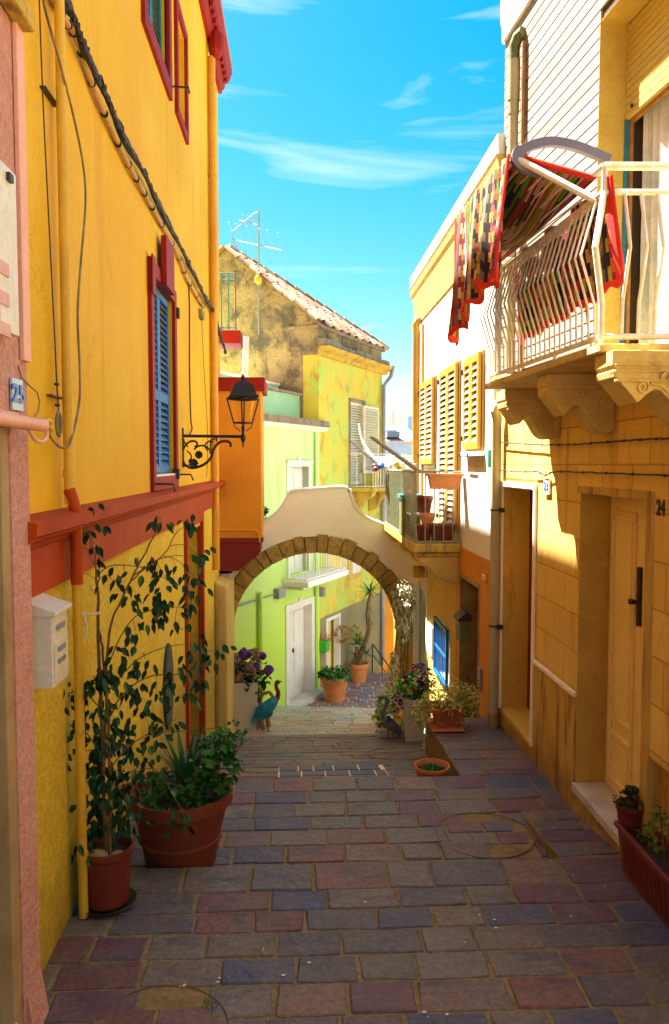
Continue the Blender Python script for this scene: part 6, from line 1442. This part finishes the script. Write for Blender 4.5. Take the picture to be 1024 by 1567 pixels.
# white planter right
ry = 8.79; rc = onY(633, 1136, ry); rzt = onY(633, 1068, ry).z
tr = tall_planter((rc.x, ry, gz(ry)+.012), .27, .19, rzt-gz(ry), 'tall white planter of dark pansies beside the side landing', 'tall white planters')
mb = MB()
for (x, y, r, n_) in [(632, 1048, .15, 120), (650, 1052, .10, 60), (618, 1050, .09, 50), (640, 1070, .08, 30)]: scatter(mb, onY(x, y, ry-.05+rnd.uniform(-.05, .05)), r, n_, .06, .045)
mb.build('leaves', leafm('pansy leaves', [(.06, .45, .04), (.03, .25, .02), (.14, .6, .08)]), tr)
for (x, y, r, n_) in [(635, 1035, .14, 90), (655, 1042, .09, 60), (612, 1068, .06, 30), (608, 1078, .06, 26), (645, 1030, .1, 60), (640, 1072, .05, 20), (620, 1030, .05, 8)]:
    mb = MB(); scatter(mb, onY(x, y, ry-.1+rnd.uniform(-.06, .03)), r, n_, .04, .036, shell=True); mb.build('flower_cluster', m_pans, tr)
# flower trough at the slope corner, sunlit ground painted into its white
fy = 9.12; fc = onY(603, 1130, fy); tz = gz(fy)
tf = planter(FY(fy), fc.x-.20, fc.x+.22, -.12, .10, tz+.01, tz+.13, m_whitew, 'flower_trough', 'low trough of pink and lime flowers, painted sunlit white, behind the metal heron', 'planter', flare=.02, ribs=False)
mb = MB()
for (x, y, r, n_) in [(590, 1085, .11, 120), (600, 1070, .09, 70), (578, 1095, .06, 40), (610, 1110, .10, 80), (590, 1115, .09, 80), (578, 1068, .04, 14), (583, 1110, .05, 30)]: scatter(mb, onY(x, y, fy+rnd.uniform(0, .1)), r, n_, .06, .045)
mb.build('leaves', m_lime, tf)
for (x, y, r, n_) in [(606, 1082, .05, 26), (612, 1090, .05, 22), (614, 1105, .04, 14), (605, 1090, .04, 14), (582, 1108, .04, 12), (605, 1120, .04, 12)]:
    mb = MB(); scatter(mb, onY(x, y, fy-.05), r, n_, .04, .035, shell=True); mb.build('blossom_cluster', m_flow, tf)
# ---- metal birds
def bird(name, label, Y, body, rad, neck, nrad, beak, legs, mb_, mn, tail, feather):
    base = onY(*legs[0][-1], Y); t = thing(name, label, 'bird statue', (base.x, Y, base.z))
    mb = MB(); mb.tube(smoothp([onY(x, y, Y) for x, y in body], 4), rad, 12); mb.build('body', mb_, t, smooth='all')
    mb = MB(); P = smoothp([onY(x, y, Y) for x, y in neck], 4); k_ = len(P); mb.tube(P, [nrad[0]+(nrad[1]-nrad[0])*i/(k_-1) for i in range(k_)], 8); hd = P[-1]; mb.ball(hd, nrad[1]*1.5, 8, 6, (1.3, 1, 1)); mb.build('neck', mn, t, smooth='all')
    MB().tube([onY(x, y, Y) for x, y in beak], [.014]+[.004]*(len(beak)-1), 6).build('beak', m_black, t)
    for L in legs: MB().tube([onY(x, y, Y+.03) for x, y in L], .008, 6).build('leg', m_wood, t)
    mb = MB()
    for (x, y, dx, dy, Lf) in feather:
        p = onY(x, y, Y-.06); q = onY(x+dx, y+dy, Y-.03); mb.leaf(p, (q-p), V((0, -1, .3)), Lf, .05, 0)
    mb.build('wing_feathers', mb_, t)
    mb = MB()
    for a, b_ in tail: p, q = onY(*a, Y), onY(*b_, Y); mb.tube([p, (p+q)/2+V((0, 0, .02)), q], [.02, .016, .004], 6)
    mb.build('tail', mb_, t); return t
f_ = [(418-i*5, 1072+j*6+i*2, -9, 9, .13) for i in range(5) for j in range(4)]
n_b = lambda v, n: [v[0]+(v[1]-v[0])*abs(2*i/(n-1)-1)**1.5 for i in range(n)]
bird('crane_statue', 'blue metal crane statue with a red neck beside the hydrangea planter', 12.5, [(425, 1066), (418, 1074), (408, 1084), (398, 1090), (392, 1096)], n_b((.115, .03), 17), [(424, 1070), (426, 1060), (423, 1052), (423, 1046), (425, 1044)], (.04, .024), [(426, 1044), (432, 1042)], [[(412, 1092), (411, 1108), (412, 1126)], [(402, 1094), (404, 1110), (400, 1126)]], m_bird, m_redd, [((394, 1090), (386, 1112)), ((392, 1092), (383, 1106)), ((396, 1094), (389, 1116))], f_)
t = thing('driftwood', 'orange brown driftwood and ragged bark standing behind the blue crane', 'driftwood', onY(400, 1125, 12.75))
mb = MB()
for pts, r in (([(396, 1126), (395, 1105), (397, 1085), (400, 1066), (410, 1060), (420, 1068)], .05), ([(396, 1070), (394, 1058), (393, 1050)], .05), ([(412, 1112), (410, 1098), (414, 1088)], .07), ([(403, 1116), (400, 1100)], .06)): P = smoothp([onY(x, y, 12.75) for x, y in pts], 4); mb.tube([p+V((rnd.uniform(-.01, .01),)*3) for p in P], r*.6, 8)
mb.build('branches', m_wood, t, smooth=True)
f_ = [(592+i*4, 1096+j*5+i*4, 7, 6, .075) for i in range(5) for j in range(3)]
bird('heron_statue', 'dark metal heron statue with folded wings beside the white trough', 8.92, [(588, 1096), (594, 1104), (602, 1112), (612, 1119)], n_b((.07, .02), 13), [(589, 1100), (585, 1092), (590, 1080), (593, 1072), (588, 1066), (583, 1067)], (.028, .02), [(583, 1067), (580, 1074), (577, 1080)], [[(593, 1108), (594, 1120), (592, 1129)], [(600, 1112), (601, 1122), (600, 1130)]], m_birdd, m_birdd, [((606, 1114), (618, 1124)), ((604, 1110), (616, 1120))], f_)
# ---- pots beyond the arch
p = onY(512, 1077, 15.3); c = V((p.x, 15.3, gz(15.3)+.01)); w_ = 24.5*15.3/1200
tq = pot(c, w_*.92, .50, m_terra2, 'potted_geranium', 'terracotta pot of low green leaves beside the green house door', 'potted plant', 'terracotta pots in the lane beyond the arch', taper=.68, rim=.1)
mb = MB(); scatter(mb, c+V((0, 0, .53)), .31, 260, .09, .08, sc=(1, 1, .4)); mb.build('leaves', m_ivy, tq)
p = onY(549, 1047, 17.1); c = V((p.x, 17.1, gz(17.1)+.01))
tq = pot(c, 15.5*17.1/1200, .43, m_terra2, 'potted_yucca', 'tall yucca in a terracotta pot beyond the arch', 'potted plant', 'terracotta pots in the lane beyond the arch', taper=.7, rim=.09)
mb = MB(); tr_ = smoothp([onY(x, y, 17.1) for x, y in [(549, 1020), (552, 1000), (558, 985), (564, 965), (563, 945), (564, 925), (567, 908)]], 4); mb.tube(tr_, [.06-.025*i/(len(tr_)-1) for i in range(len(tr_))], 8); mb.tube([onY(549, 1020, 17.1), onY(545, 1005, 17.1), onY(547, 990, 17.1)], .04, 8); mb.build('trunk', m_bark, tq, smooth=True)
mb = MB()
for (x, y, n_, L) in [(567, 905, 60, .42), (547, 985, 50, .36), (560, 1000, 30, .3), (545, 1005, 24, .3), (563, 960, 8, .25)]:
    c_ = onY(x, y, 17.1)
    for k in range(n_): a = rnd.uniform(0, 2*pi); mb.blade(c_, V((cos(a), sin(a), rnd.uniform(-.5, 1.4))), L*rnd.uniform(.7, 1.1), .03, rnd.uniform(.0, .3))
mb.build('leaves', m_palm, tq, smooth='all')
mb = MB(); 
for k in range(40): a = rnd.uniform(0, 2*pi); p = onY(564, rnd.uniform(912, 945), 17.1); mb.blade(p, V((cos(a)*.5, sin(a)*.5, -1)), .3, .025, .1)
mb.build('dry_skirt', m_dry, tq)
# small green wall box and hanging basket
a, b = GW.px(497, 987, .1); t = thing('green_wall_box', 'small bright green box with orange flowers on the ochre wall', 'wall planter', GW.P(a, b-.12, .1)); MB().box(GW, a-.1, a+.1, b-.14, b+.1, .02, .18).build('box', m_grn, t, bev=.02)
mb = MB(); scatter(mb, GW.P(a, b+.15, .12), .12, 40, .06, .05); mb.build('petals', leafm('orange petals', [(.8, .2, .02), (.7, .1, .02), (.1, .3, .02)]), t)
a, b = GW.px(524, 970, .12); mb = MB(); scatter(mb, GW.P(a, b, .14), .17, 160, .09, .03, shell=True); tag(mb.build('dry_basket', m_wood), 'round brown dried nest hanging on the bare lane wall', 'hanging basket')
a, b = GW.px(541, 965, .12); mb = MB(); scatter(mb, GW.P(a, b, .14), .14, 40, .12, .06); tag(mb.build('wall_creeper', m_tan), 'pale dry creeper on the bare lane wall behind the yucca', 'plant')
# blue frame
t = thing('blue_easel', 'small blue painted wooden frame standing above the hydrangeas', 'frame', onY(362, 1005, 13.3)); fF = FY(13.3); A, B = onY(358, 1004, 13.3), onY(367.5, 974, 13.3)
mb = MB(); frame(mb, fF, A.x-.12, B.x, A.z, B.z, .025, -.02, .02); mb.box(fF, A.x-.1, B.x-.02, (A.z+B.z)/2-.01, (A.z+B.z)/2+.01, -.015, .015); mb.build('slats', m_blue, t)
MB().wbox(A.x-.1, A.x+.02, 13.28, 13.34, gz(13.3), A.z).build('post', m_blue, t)
t = MB(); q = onY(361, 967, 13.4); t.lathe(q-V((0, 0, .12)), [(.07, 0), (.09, .05), (.06, .12), (.09, .16), (0, .22)], 10); t.tube([q-V((0, 0, 2.0)), q-V((0, 0, .1))], .03, 8); tag(t.build('garden_lamp', m_white, smooth=True), 'small white garden lamp just behind the arch pier', 'lamp')
# ---- trailing plant on the right pier
tt = thing('trailing_plant', 'long pale trailing plant hanging down the right pier of the arch', 'plant', onY(615, 1060, 12.4))
mb = MB()
for (x, y, r, n_) in [(617, 908, .24, 480), (619, 927, .24, 480), (622, 940, .17, 260), (616, 955, .15, 200), (620, 970, .10, 80), (612, 950, .08, 60), (604, 1005, .10, 90), (602, 1025, .12, 150), (600, 1045, .12, 160), (603, 1060, .1, 80)]:
    scatter(mb, onY(x, y, 12.32+rnd.uniform(-.08, .06)), r, n_, .05, .028, sc=(.75, .8, 1), droop=.9, updir=-.4)
mb.build('leaves', m_trail, tt)
mb = MB()
for k in range(60):
    x0 = rnd.uniform(608, 628); x1_ = x0+rnd.uniform(-8, 2) if x0 < 616 else x0; mb.tube(smoothp([onY(x0, 940, 12.45), onY((x0+x1_)/2, 985, 12.4+rnd.uniform(-.1, .1)), onY(x1_-4, rnd.uniform(1010, 1045), 12.4)], 3), rnd.uniform(.006, .016), 5)
mb.build('stems', m_dry, tt)
t = thing('terrace_plant', 'tiny potted plant on the green terrace beside the orange bay', 'plant', onY(403, 790, 13.2))
mb = MB(); scatter(mb, onY(402, 785, 13.3), .09, 40, .08, .06); mb.build('leaves', m_fig, t);
